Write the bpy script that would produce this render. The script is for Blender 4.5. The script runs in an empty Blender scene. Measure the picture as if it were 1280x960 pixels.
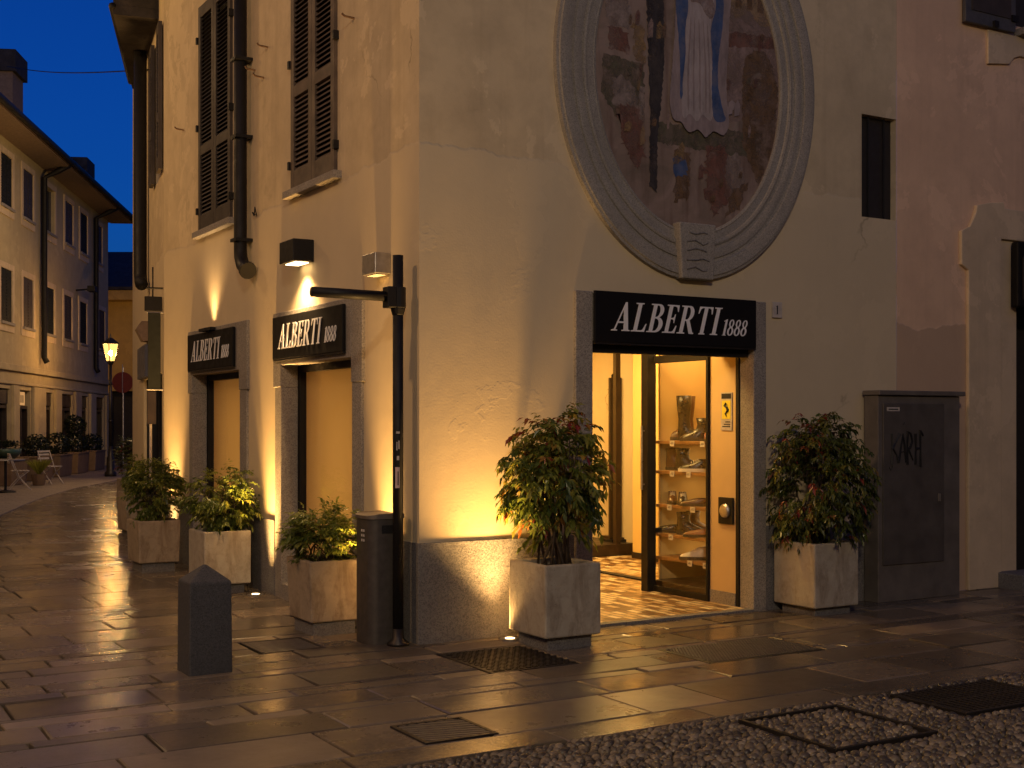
import bpy, bmesh, math, random
from mathutils import Vector, Matrix
R = math.radians
rnd = random.Random(11)
scene = bpy.context.scene
COL = scene.collection
TH = R(30.532)

# ------------------------------------------------------------------ materials
class NT:
    def __init__(s, name):
        m = bpy.data.materials.new(name); m.use_nodes = True
        s.m = m; s.t = m.node_tree; s.n = s.t.nodes; s.l = s.t.links
        s.n.clear()
        s.out = s.n.new('ShaderNodeOutputMaterial')
        s.b = s.n.new('ShaderNodeBsdfPrincipled')
        s.l.new(s.b.outputs[0], s.out.inputs[0])
    def add(s, typ, **kw):
        n = s.n.new(typ)
        for k, v in kw.items():
            if k == 'inp':
                for a, b in v.items():
                    if hasattr(b, 'is_output') or isinstance(b, bpy.types.NodeSocket): s.l.new(b, n.inputs[a])
                    else: n.inputs[a].default_value = b
            else: setattr(n, k, v)
        return n
    def coord(s, scale=(1, 1, 1), rot=(0, 0, 0)):
        tc = s.add('ShaderNodeTexCoord')
        mp = s.add('ShaderNodeMapping', inp={0: tc.outputs['Object'], 'Scale': scale, 'Rotation': rot})
        return mp.outputs[0]
    def noise(s, vec, scale, detail=4, rough=.55, dist=0):
        return s.add('ShaderNodeTexNoise', inp={'Vector': vec, 'Scale': scale, 'Detail': detail, 'Roughness': rough, 'Distortion': dist}).outputs['Fac']
    def ramp(s, fac, stops, interp='LINEAR'):
        r = s.add('ShaderNodeValToRGB', inp={0: fac}); cr = r.color_ramp; cr.interpolation = interp
        while len(cr.elements) < len(stops): cr.elements.new(.5)
        for e, (p, c) in zip(cr.elements, stops):
            e.position = p; e.color = (*c, 1) if not isinstance(c, (int, float)) else (c, c, c, 1)
        return r.outputs[0]
    def mix(s, fac, a, b, mode='MIX'):
        n = s.add('ShaderNodeMix', data_type='RGBA', blend_type=mode)
        for i, v in ((0, fac), (6, a), (7, b)):
            if isinstance(v, bpy.types.NodeSocket): s.l.new(v, n.inputs[i])
            elif isinstance(v, (int, float)): n.inputs[i].default_value = v if i == 0 else (v, v, v, 1)
            else: n.inputs[i].default_value = (*v, 1)
        return n.outputs[2]
    def math(s, op, a, b=0.0, clamp=False):
        n = s.add('ShaderNodeMath', operation=op, use_clamp=clamp)
        for i, v in ((0, a), (1, b)):
            if isinstance(v, bpy.types.NodeSocket): s.l.new(v, n.inputs[i])
            else: n.inputs[i].default_value = v
        return n.outputs[0]
    def bump(s, h, strength=.3, dist=.01, normal=None):
        n = s.add('ShaderNodeBump', inp={'Height': h, 'Strength': strength, 'Distance': dist})
        if normal is not None: s.l.new(normal, n.inputs['Normal'])
        return n.outputs[0]
    def set(s, color=None, rough=None, normal=None, metal=None, spec=None, **kw):
        for k, v in (('Base Color', color), ('Roughness', rough), ('Normal', normal), ('Metallic', metal), ('Specular IOR Level', spec)):
            if v is None: continue
            if isinstance(v, bpy.types.NodeSocket): s.l.new(v, s.b.inputs[k])
            elif isinstance(v, tuple): s.b.inputs[k].default_value = (*v, 1)
            else: s.b.inputs[k].default_value = v
        return s.m

M = {}
def plain(name, col, rough=.6, metal=0, var=.18, scale=18, bump=.12, bdist=.004, spec=.5):
    t = NT(name); v = t.coord()
    n = t.noise(v, scale, 5)
    a = tuple(c*(1-var) for c in col); b = tuple(min(1, c*(1+var)) for c in col)
    c = t.ramp(n, [(.3, a), (.7, b)])
    r = t.ramp(t.noise(v, scale*.6, 3), [(.3, max(.05, rough-.08)), (.7, min(1, rough+.08))])
    M[name] = t.set(c, r, t.bump(t.noise(v, scale*5, 4), bump, bdist), metal, spec)
    return M[name]
def emit(name, col, strength):
    t = NT(name); t.set((.02, .02, .02), .4)
    t.b.inputs['Emission Color'].default_value = (*col, 1); t.b.inputs['Emission Strength'].default_value = strength
    M[name] = t.m

def plaster(name, base, stain, dark, layer=None, lowcol=None, crack=True):
    t = NT(name); v = t.coord()
    big = t.noise(v, .55, 5, .6, .6)
    c = t.ramp(big, [(.25, stain), (.5, base), (.75, tuple(min(1, k*1.12) for k in base))])
    med = t.noise(v, 3.2, 6, .65)
    c = t.mix(t.ramp(med, [(.42, 0), (.75, .5)]), c, dark)
    # vertical rain streaks
    vs = t.coord((5, 5, .28))
    st = t.noise(vs, 1.3, 4, .6)
    c = t.mix(t.ramp(st, [(.52, 0), (.8, .42)]), c, dark)
    pt = t.ramp(t.noise(v, .75, 6, .7, .3), [(.57, 0), (.582, 1)])
    c = t.mix(t.math('MULTIPLY', pt, .5), c, tuple(min(1, k*1.18) for k in base))
    pt2 = t.ramp(t.noise(t.coord((1.3, 1.3, 1)), 1.1, 7, .75), [(.60, 0), (.66, 1)])
    c = t.mix(t.math('MULTIPLY', pt2, .35), c, dark)
    h = t.math('ADD', t.math('MULTIPLY', t.noise(v, 9, 6, .6), .25), t.math('MULTIPLY', t.noise(v, 1.1, 3), 1.3))
    h = t.math('ADD', h, t.math('MULTIPLY', pt, .10))
    h = t.math('ADD', h, t.math('MULTIPLY', t.noise(v, 70, 3), .16))
    if layer is not None:
        sep = t.add('ShaderNodeSeparateXYZ', inp={0: v})
        wob = t.math('MULTIPLY', t.noise(t.coord((1, 1, .01)), 1.1, 5, .6), .42)
        zz = t.math('ADD', sep.outputs[2], wob)
        up = t.math('MULTIPLY_ADD', t.math('SUBTRACT', zz, layer+.21), 55, True)
        up = t.math('ADD', t.math('MULTIPLY', t.math('SUBTRACT', zz, layer+.21), 60), .5, True)
        c = t.mix(up, t.mix(.75, c, lowcol), c)
        h = t.math('ADD', h, t.math('MULTIPLY', t.math('SUBTRACT', 1.0, up), 1.1))
    if crack:
        wv = t.add('ShaderNodeVectorMath', operation='ADD', inp={0: v})
        nz = t.add('ShaderNodeTexNoise', inp={'Vector': v, 'Scale': 2.3, 'Detail': 5})
        sc = t.add('ShaderNodeVectorMath', operation='SCALE', inp={0: nz.outputs['Color'], 'Scale': .8})
        t.l.new(sc.outputs[0], wv.inputs[1])
        vo = t.add('ShaderNodeTexVoronoi', feature='DISTANCE_TO_EDGE', inp={'Vector': wv.outputs[0], 'Scale': .42})
        line = t.ramp(vo.outputs['Distance'], [(0, 1), (.006, 0)])
        msk = t.ramp(t.noise(v, .8, 3), [(.56, 0), (.64, 1)])
        k = t.math('MULTIPLY', line, msk)
        c = t.mix(t.math('MULTIPLY', k, .55), c, tuple(x*.35 for x in dark))
        h = t.math('SUBTRACT', h, t.math('MULTIPLY', k, .6))
    M[name] = t.set(c, .9, t.bump(h, .30, .012), spec=.15)

plaster('plaster', (.58, .475, .31), (.48, .39, .25), (.34, .27, .175), 3.60, (.60, .50, .335))
plaster('plaster pink', (.70, .49, .33), (.64, .44, .295), (.50, .34, .235), 2.5, (.44, .32, .22), False)  # darker lower zone: shade on this wall painted into the colour
plaster('plaster trim', (.58, .46, .31), (.50, .40, .27), (.38, .30, .205), None, None, False)
plaster('plaster far', (.44, .36, .22), (.39, .32, .195), (.31, .25, .16), None, None, False)
plaster('plaster yellow', (.45, .29, .09), (.38, .24, .08), (.28, .18, .07), None, None, False)
plain('soffit', (.22, .15, .10), .9)

def granite(name, a, b, c, sc=95):
    t = NT(name); v = t.coord()
    vo = t.add('ShaderNodeTexVoronoi', inp={'Vector': v, 'Scale': sc})
    g = t.add('ShaderNodeSeparateColor', inp={0: vo.outputs['Color']}).outputs[0]
    col = t.ramp(g, [(0, a), (.35, b), (.75, c)], 'LINEAR')
    col = t.mix(t.ramp(t.noise(v, 2.2, 5), [(.4, 0), (.75, .55)]), col, a)
    h = t.math('ADD', t.noise(v, 60, 4), t.math('MULTIPLY', t.noise(v, 7, 4), 1.5))
    M[name] = t.set(col, .75, t.bump(h, .5, .006), spec=.3)
granite('granite', (.17, .15, .135), (.25, .225, .195), (.33, .30, .26), 130)
granite('granite dark', (.09, .085, .085), (.15, .142, .14), (.205, .195, .19), 130)
granite('medallion stone', (.19, .172, .15), (.27, .248, .215), (.33, .305, .265), 150)
granite('bollard stone', (.04, .04, .043), (.06, .06, .064), (.08, .08, .086), 190)

def concrete(name, col, stain):
    t = NT(name); v = t.coord()
    c = t.ramp(t.noise(v, 6, 6, .65), [(.3, tuple(k*.78 for k in col)), (.65, col)])
    st = t.noise(t.coord((2.3, 2.3, .8)), 2.0, 6, .7, .6)
    c = t.mix(t.ramp(st, [(.50, 0), (.70, .8)]), c, stain)
    c = t.mix(t.ramp(t.noise(v, 13, 5, .7), [(.5, 0), (.75, .5)]), c, stain)
    pits = t.add('ShaderNodeTexVoronoi', inp={'Vector': v, 'Scale': 34})
    pk = t.ramp(pits.outputs['Distance'], [(.06, 1), (.14, 0)])
    pk = t.math('MULTIPLY', pk, t.ramp(t.noise(v, 9, 2), [(.52, 0), (.58, 1)]))
    c = t.mix(t.math('MULTIPLY', pk, .6), c, tuple(k*.4 for k in stain))
    h = t.math('SUBTRACT', t.noise(v, 22, 6, .6), t.math('MULTIPLY', pk, .8))
    M[name] = t.set(c, .85, t.bump(h, .45, .006), spec=.25)
concrete('concrete', (.42, .375, .30), (.17, .125, .085))
concrete('concrete old', (.36, .29, .21), (.13, .085, .05))
concrete('terracotta', (.20, .135, .085), (.11, .07, .045))

# stone slabs: colour and roughness jump per slab through the colour layer 'rnd'
t = NT('paving'); v = t.coord()
at_ = t.add('ShaderNodeAttribute', attribute_name='rnd'); ac = t.add('ShaderNodeSeparateColor', inp={0: at_.outputs['Color']})
c = t.ramp(ac.outputs[0], [(0, (.075, .06, .045)), (.45, (.145, .115, .084)), (.8, (.21, .165, .118)), (1, (.27, .21, .15))])
c = t.mix(t.ramp(t.noise(v, 2.3, 6, .65), [(.4, 0), (.75, .6)]), c, (.055, .047, .042))
c = t.mix(t.ramp(t.noise(v, 45, 4, .7), [(.45, 0), (.8, .4)]), c, (.22, .19, .16))
r0 = t.math('ADD', t.math('MULTIPLY', ac.outputs[1], .26), .17)
rr = t.math('ADD', r0, t.ramp(t.noise(v, 3.1, 6, .7), [(.35, -.06), (.7, .24)]))
rr = t.math('ADD', r0, t.math('MULTIPLY', t.math('SUBTRACT', t.noise(v, 3.1, 6, .7), .45), .40))
gum = t.add('ShaderNodeTexVoronoi', inp={'Vector': v, 'Scale': 5.5, 'Randomness': 1})
gk = t.math('MULTIPLY', t.ramp(gum.outputs['Distance'], [(.07, 1), (.10, 0)]), t.ramp(t.noise(v, 1.1, 2), [(.50, 0), (.54, 1)]))
c = t.mix(t.math('MULTIPLY', gk, .65), c, (.03, .025, .021))
wet = t.ramp(t.noise(v, .9, 5, .65, .8), [(.5, 0), (.66, 1)])
c = t.mix(t.math('MULTIPLY', wet, .35), c, (.045, .036, .029))
rr = t.math('SUBTRACT', rr, t.math('MULTIPLY', wet, .05))
h = t.math('ADD', t.math('MULTIPLY', t.noise(v, 4, 4), 1.6), t.math('MULTIPLY', t.noise(v, 38, 5, .65), .62))
M['paving'] = t.set(c, rr, t.bump(t.noise(v, 110, 4, .7), .10, .002, t.bump(h, .13, .008)), spec=.30)
t = NT('grout'); v = t.coord()
M['grout'] = t.set(t.ramp(t.noise(v, 12, 5), [(.3, (.016, .013, .011)), (.7, (.05, .04, .03))]), .9, t.bump(t.noise(v, 90, 3), .5, .008))
t = NT('pavement'); v = t.coord()
br = t.add('ShaderNodeTexBrick', inp={'Vector': v, 'Color1': (.17, .14, .115, 1), 'Color2': (.24, .195, .155, 1), 'Mortar': (.06, .05, .04, 1), 'Scale': 1.1, 'Mortar Size': .012, 'Bias': 0})
M['pavement'] = t.set(br.outputs[0], .55, t.bump(t.noise(v, 14, 4), .3, .01))
t = NT('pebble'); v = t.coord()
at_ = t.add('ShaderNodeAttribute', attribute_name='rnd'); ac = t.add('ShaderNodeSeparateColor', inp={0: at_.outputs['Color']})
c = t.ramp(ac.outputs[0], [(0, (.035, .029, .023)), (.35, (.075, .06, .045)), (.7, (.125, .10, .072)), (1, (.23, .185, .135))])
c = t.mix(t.ramp(t.noise(v, 60, 4), [(.4, 0), (.8, .4)]), c, (.06, .05, .045))
M['pebble'] = t.set(c, t.ramp(ac.outputs[1], [(0, .28), (1, .55)]), t.bump(t.noise(v, 130, 3), .2, .003))
t = NT('pebble bed'); v = t.coord()
vo = t.add('ShaderNodeTexVoronoi', inp={'Vector': v, 'Scale': 15})
M['pebble bed'] = t.set(t.ramp(vo.outputs['Distance'], [(.1, (.05, .042, .034)), (.55, (.018, .015, .013))]), .6, t.bump(t.ramp(vo.outputs['Distance'], [(0, 1), (.6, 0)]), .8, .02))

# entrance mosaic
t = NT('mosaic'); v = t.coord((1, 1, 1), (0, 0, R(90)))
br = t.add('ShaderNodeTexBrick', offset=.37, inp={'Vector': v, 'Color1': (0, 0, 0, 1), 'Color2': (1, 1, 1, 1), 'Mortar': (.5, .5, .5, 1), 'Scale': 1, 'Mortar Size': .008, 'Brick Width': .16, 'Row Height': .08, 'Bias': 0})
g = t.add('ShaderNodeSeparateColor', inp={0: br.outputs['Color']}).outputs[0]
c = t.ramp(g, [(0, (.10, .045, .015)), (.3, (.20, .10, .035)), (.45, (.48, .32, .15)), (.75, (.66, .52, .32)), (1, (.78, .66, .46))])
c = t.mix(br.outputs['Fac'], c, (.05, .03, .016))
c = t.mix(t.ramp(t.noise(v, 30, 4), [(.4, 0), (.8, .35)]), c, (.2, .13, .07))
M['mosaic'] = t.set(c, .34, t.bump(t.math('SUBTRACT', t.noise(v, 20, 3), br.outputs['Fac']), .3, .004))

plain('black metal', (.009, .008, .008), .6, 0, spec=.3)
plain('bin lid', (.16, .135, .11), .5, .3)
plain('bin metal', (.085, .075, .066), .5, .4)
plain('grate stone', (.105, .09, .075), .5, scale=20, bump=.3)
plain('cast iron', (.035, .03, .027), .45, .6, scale=30, bump=.3)
plain('shutter paint', (.045, .034, .027), .7, scale=9, bump=.25)
plain('shutter worn', (.10, .072, .052), .7, scale=6, var=.35, bump=.25)
plain('shutter green', (.015, .017, .015), .8, spec=.2)
plain('shutter grey', (.07, .068, .072), .6)
plain('sign black', (.007, .006, .006), .6, spec=.2, var=.1, bump=.04)
plain('lettering', (.78, .77, .78), .45, var=.03, bump=.02)
plain('cabinet grey', (.075, .065, .058), .55, scale=5, var=.25)
plain('cabinet side', (.115, .10, .088), .6, scale=5, var=.25)
plain('ink', (.006, .006, .007), .6)
plain('white paint', (.62, .58, .54), .5, var=.06)
plain('dirty white', (.45, .40, .36), .6)
plain('tan wall', (.60, .42, .20), .7, var=.07, scale=3, bump=.06)
plain('cream wall', (.68, .49, .20), .75, var=.05, scale=3, bump=.06)
plain('dark wood', (.022, .013, .009), .4, var=.35, scale=7)
plain('shelf wood', (.26, .13, .05), .4, var=.3, scale=9)
plain('black leather', (.014, .011, .010), .3, scale=40, bump=.15)
plain('brown leather', (.085, .035, .016), .35, scale=40, bump=.15)
plain('tan leather', (.28, .12, .05), .4, scale=40, bump=.15)
plain('red leather', (.22, .05, .03), .4, scale=40, bump=.15)
plain('white leather', (.7, .66, .6), .4, var=.04)
plain('rubber sole', (.02, .017, .015), .7)
plain('coat cloth', (.016, .015, .016), .95)
plain('red cloth', (.16, .015, .02), .95)
plain('yellow paint', (.72, .60, .05), .5, var=.05)
plain('silver', (.42, .40, .38), .35, .8)
plain('rust', (.10, .055, .03), .85)
plain('roof tile', (.10, .055, .035), .9, scale=6, var=.4, bump=.5, bdist=.02)
plain('dark roof', (.035, .03, .03), .9, scale=4, var=.4, bump=.5, bdist=.02)
plain('soil', (.035, .024, .016), .95, scale=40, bump=.8, bdist=.01)
plain('bark', (.06, .042, .028), .85, scale=60, bump=.5)
plain('no entry red', (.16, .014, .012), .5)
plain('sticker pink', (.55, .40, .38), .6)
plain('dark interior', (.02, .016, .014), .7)
plain('sign blue', (.06, .06, .09), .5)
plain('topiary', (.02, .032, .012), .7, scale=60, var=.6, bump=1, bdist=.02)
plain('green pot', (.03, .07, .05), .5)

t = NT('blind'); v = t.coord()
tr = t.add('ShaderNodeBsdfTranslucent', inp={'Color': (.74, .55, .29, 1)})
df = t.add('ShaderNodeBsdfDiffuse', inp={'Color': (.58, .44, .24, 1)})
mx = t.add('ShaderNodeMixShader', inp={0: .6, 1: df.outputs[0], 2: tr.outputs[0]})
t.l.new(mx.outputs[0], t.out.inputs[0]); M['blind'] = t.m
t = NT('glass')
gl = t.add('ShaderNodeBsdfGlossy', inp={'Color': (1, 1, 1, 1), 'Roughness': .03})
tp = t.add('ShaderNodeBsdfTransparent', inp={'Color': (.93, .93, .9, 1)})
lw = t.add('ShaderNodeLayerWeight', inp={'Blend': .5})
fr_ = t.math('ADD', t.math('MULTIPLY', t.math('POWER', lw.outputs['Facing'], 5.0), .8), .05)
mx = t.add('ShaderNodeMixShader', inp={0: fr_, 1: tp.outputs[0], 2: gl.outputs[0]})
t.l.new(mx.outputs[0], t.out.inputs[0]); M['glass'] = t.m
t = NT('dark glass'); v = t.coord()
M['dark glass'] = t.set((.008, .009, .012), .12, t.bump(t.noise(v, 3, 2), .08, .01))
emit('lamp bulb', (1, .58, .21), 2300)
t = NT('lamp glow')
em = t.add('ShaderNodeEmission', inp={'Color': (1, .58, .16, 1), 'Strength': 2.6}); tp = t.add('ShaderNodeBsdfTransparent', inp={'Color': (1, .9, .7, 1)})
mx = t.add('ShaderNodeMixShader', inp={0: .5, 1: tp.outputs[0], 2: em.outputs[0]}); t.l.new(mx.outputs[0], t.out.inputs[0]); M['lamp glow'] = t.m
emit('led', (1, .70, .34), 8)
emit('shop glow', (1, .50, .17), .55)

def leafmat(name, stops):
    t = NT(name)
    at_ = t.add('ShaderNodeAttribute', attribute_name='rnd'); ac = t.add('ShaderNodeSeparateColor', inp={0: at_.outputs['Color']})
    c = t.ramp(ac.outputs[0], stops)
    t.set(c, .32, spec=.65)
    tr = t.add('ShaderNodeBsdfTranslucent', inp={'Color': c})
    mx = t.add('ShaderNodeMixShader', inp={0: .45, 1: t.b.outputs[0], 2: tr.outputs[0]})
    t.l.new(mx.outputs[0], t.out.inputs[0]); M[name] = t.m
leafmat('nandina leaf', [(0, (.04, .07, .014)), (.35, (.14, .185, .03)), (.7, (.28, .28, .045)), (.84, (.40, .30, .05)), (.94, (.34, .13, .025)), (1, (.22, .03, .02))])
leafmat('nandina autumn leaf', [(0, (.034, .048, .012)), (.45, (.11, .145, .026)), (.78, (.19, .18, .035)), (.9, (.19, .08, .03)), (1, (.24, .04, .025))])
leafmat('green leaf', [(0, (.045, .075, .015)), (.45, (.17, .215, .034)), (.8, (.32, .32, .05)), (1, (.17, .18, .04))])

leafmat('dark leaf', [(0, (.008, .014, .006)), (.6, (.022, .034, .011)), (1, (.045, .06, .018))])
# fresco ground
t = NT('fresco ground'); v = t.coord()
n1 = t.noise(v, 2.2, 7, .65, 1.2)
c = t.ramp(n1, [(.25, (.15, .125, .10)), (.42, (.22, .165, .135)), (.55, (.28, .21, .18)), (.65, (.235, .195, .16)), (.8, (.33, .27, .23))])
c = t.mix(t.ramp(t.noise(t.coord((6, 6, .6)), 1.6, 5), [(.5, 0), (.7, .6)]), c, (.09, .05, .04))
M['fresco ground'] = t.set(c, .9, t.bump(t.noise(v, 16, 5), .4, .006), spec=.15)
def pigment(name, col, fade=(.20, .145, .125), hold=0.0):
    t = NT(name); v = t.coord()
    c = t.ramp(t.noise(t.coord((3, 3, .9)), 5, 6, .7), [(.3, tuple(k*.6 for k in col)), (.6, col)])
    c = t.mix(t.ramp(t.noise(v, 7, 7, .72), [(.45, 0), (.7, .75)]), c, fade)
    M[name] = t.set(c, .9, t.bump(t.noise(v, 16, 5), .4, .006), spec=.15)
    al = t.ramp(t.math('ADD', t.noise(v, 4.5, 7, .72, .5), t.math('MULTIPLY', t.noise(v, 40, 4, .7), .18)), [(.50+hold, 1), (.74+hold, .12)])
    t.l.new(al, t.b.inputs['Alpha'])
pigment('pigment white', (.40, .35, .35), (.34, .285, .285), .2); pigment('pigment mauve', (.30, .245, .25), (.27, .21, .21), .5)
pigment('pigment blue', (.06, .10, .225), (.15, .15, .20), .22); pigment('pigment black', (.05, .045, .05), (.09, .075, .07), .1)
pigment('pigment olive', (.12, .11, .075)); pigment('pigment red', (.20, .095, .075)); pigment('pigment ochre', (.30, .20, .10))
pigment('pigment pink', (.31, .225, .205)); pigment('pigment brown', (.17, .105, .06)); pigment('pigment pale', (.31, .25, .225))
pigment('pigment stone', (.36, .25, .15), (.26, .20, .14))

# ------------------------------------------------------------------ mesh helpers
class MB:
    def __init__(s): s.v = []; s.f = []; s.rc = None
    def box(s, x0, x1, y0, y1, z0, z1, taper=0):
        b = len(s.v)
        for z, k in ((z0, taper), (z1, 0)):
            s.v += [(x0+k, y0+k, z), (x1-k, y0+k, z), (x1-k, y1-k, z), (x0+k, y1-k, z)]
        s.f += [(b+3, b+2, b+1, b), (b+4, b+5, b+6, b+7)] + [(b+i, b+(i+1) % 4, b+4+(i+1) % 4, b+4+i) for i in range(4)]
        return s
    def quad(s, *p):
        b = len(s.v); s.v += [tuple(q) for q in p]; s.f.append(tuple(range(b, b+len(p)))); return s
    def tube(s, pts, r, n=10, cap=True):
        pts = [Vector(p) for p in pts]; rs = r if isinstance(r, (list, tuple)) else [r]*len(pts)
        b = len(s.v); up = None
        for i, p in enumerate(pts):
            d = (pts[min(i+1, len(pts)-1)]-pts[max(i-1, 0)]).normalized()
            a = d.cross(Vector((0, 0, 1)) if abs(d.z) < .95 else Vector((1, 0, 0))).normalized()
            if up is not None:
                a = up - d*up.dot(d)
                a.normalize()
            up = a; c = d.cross(a)
            for k in range(n):
                th = 2*math.pi*k/n
                s.v.append(tuple(p+a*math.cos(th)*rs[i]+c*math.sin(th)*rs[i]))
        for i in range(len(pts)-1):
            for k in range(n):
                s.f.append((b+i*n+k, b+i*n+(k+1) % n, b+(i+1)*n+(k+1) % n, b+(i+1)*n+k))
        if cap:
            s.f.append(tuple(b+k for k in reversed(range(n)))); e = b+(len(pts)-1)*n
            s.f.append(tuple(e+k for k in range(n)))
        return s
    def lathe(s, prof, c=(0, 0), n=20, sx=1, sy=1):
        b = len(s.v)
        for r, z in prof:
            for k in range(n):
                th = 2*math.pi*k/n; s.v.append((c[0]+r*math.cos(th)*sx, c[1]+r*math.sin(th)*sy, z))
        for i in range(len(prof)-1):
            for k in range(n): s.f.append((b+i*n+k, b+i*n+(k+1) % n, b+(i+1)*n+(k+1) % n, b+(i+1)*n+k))
        s.f.append(tuple(b+k for k in reversed(range(n)))); e = b+(len(prof)-1)*n; s.f.append(tuple(e+k for k in range(n)))
        return s
    def prism(s, poly, axis, a0, a1):
        # poly in the two remaining axes (in order), extruded along axis a0..a1
        b = len(s.v); n = len(poly)
        for a in (a0, a1):
            for p in poly:
                q = list(p); q.insert(axis, a); s.v.append(tuple(q))
        s.f.append(tuple(b+i for i in range(n))); s.f.append(tuple(b+n+i for i in reversed(range(n))))
        for i in range(n): s.f.append((b+(i+1) % n, b+i, b+n+i, b+n+(i+1) % n))
        return s
    def build(s, name, mat, parent=None, smooth=False, bevel=0, loc=None, fix=True):
        me = bpy.data.meshes.new(name); me.from_pydata(s.v, [], s.f)
        if fix:
            bm = bmesh.new(); bm.from_mesh(me); bmesh.ops.recalc_face_normals(bm, faces=bm.faces); bm.to_mesh(me); bm.free()
        if s.rc is not None:
            ca = me.color_attributes.new('rnd', 'FLOAT_COLOR', 'CORNER')
            arr = []
            for p in me.polygons:
                c = s.rc[p.index]
                for _ in p.loop_indices: arr += [c[0], c[1], c[2], 1]
            ca.data.foreach_set('color', arr)
        me.materials.append(M[mat] if isinstance(mat, str) else mat)
        if smooth:
            for p in me.polygons: p.use_smooth = True
        o = bpy.data.objects.new(name, me); COL.objects.link(o)
        if parent is not None: o.parent = parent
        if loc: o.location = loc
        if bevel:
            m = o.modifiers.new('bevel', 'BEVEL'); m.width = bevel; m.segments = 2; m.limit_method = 'ANGLE'; m.angle_limit = R(40)
        return o

def tag(o, label=None, cat=None, group=None, kind=None):
    for k, v in (('label', label), ('category', cat), ('group', group), ('kind', kind)):
        if v: o[k] = v
    return o
def thing(name, label, cat, loc=(0, 0, 0), rz=0, group=None):
    o = bpy.data.objects.new(name, None); COL.objects.link(o); o.location = loc; o.rotation_euler = (0, 0, rz); o.empty_display_size = .1
    return tag(o, label, cat, group)
def light(kind, name, loc, power, col, parent=None, **kw):
    l = bpy.data.lights.new(name, kind); l.energy = power; l.color = col
    for k, v in kw.items():
        if k not in ('rot', 'to'): setattr(l, k, v)
    o = bpy.data.objects.new(name, l); COL.objects.link(o); o.location = loc
    if 'rot' in kw: o.rotation_euler = kw['rot']
    if 'to' in kw: o.rotation_euler = (Vector(kw['to'])-Vector(loc)).to_track_quat('-Z', 'Y').to_euler()
    if parent is not None: o.parent = parent
    return o
def copy_tree(o, parent=None):
    c = o.copy(); COL.objects.link(c)
    if parent is not None: c.parent = parent; c.matrix_parent_inverse = o.matrix_parent_inverse.copy()
    for ch in list(o.children): copy_tree(ch, c)
    return c

def wall(mb, o, ax, L, H, holes, depth, nrm, z0=0, cell=.6):
    """wall face from o along the unit vector ax, length L, up to height H, holes (s0,s1,z0,z1) with reveals going depth against nrm"""
    ss = sorted({0, L, *[h[0] for h in holes], *[h[1] for h in holes]})
    zs = sorted({z0, H, *[h[2] for h in holes], *[h[3] for h in holes]})
    P = lambda s_, z, d=0: (o[0]+ax[0]*s_-nrm[0]*d, o[1]+ax[1]*s_-nrm[1]*d, z)
    for i in range(len(ss)-1):
        for j in range(len(zs)-1):
            cs, cz = (ss[i]+ss[i+1])/2, (zs[j]+zs[j+1])/2
            if any(h[0] < cs < h[1] and h[2] < cz < h[3] for h in holes): continue
            mb.quad(P(ss[i], zs[j]), P(ss[i+1], zs[j]), P(ss[i+1], zs[j+1]), P(ss[i], zs[j+1]))
    for h in holes:
        a, b, c, d = h
        mb.quad(P(a, c), P(a, d), P(a, d, depth), P(a, c, depth)); mb.quad(P(b, c), P(b, d), P(b, d, depth), P(b, c, depth))
        mb.quad(P(a, d), P(b, d), P(b, d, depth), P(a, d, depth)); mb.quad(P(a, c), P(b, c), P(b, c, depth), P(a, c, depth))

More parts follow.
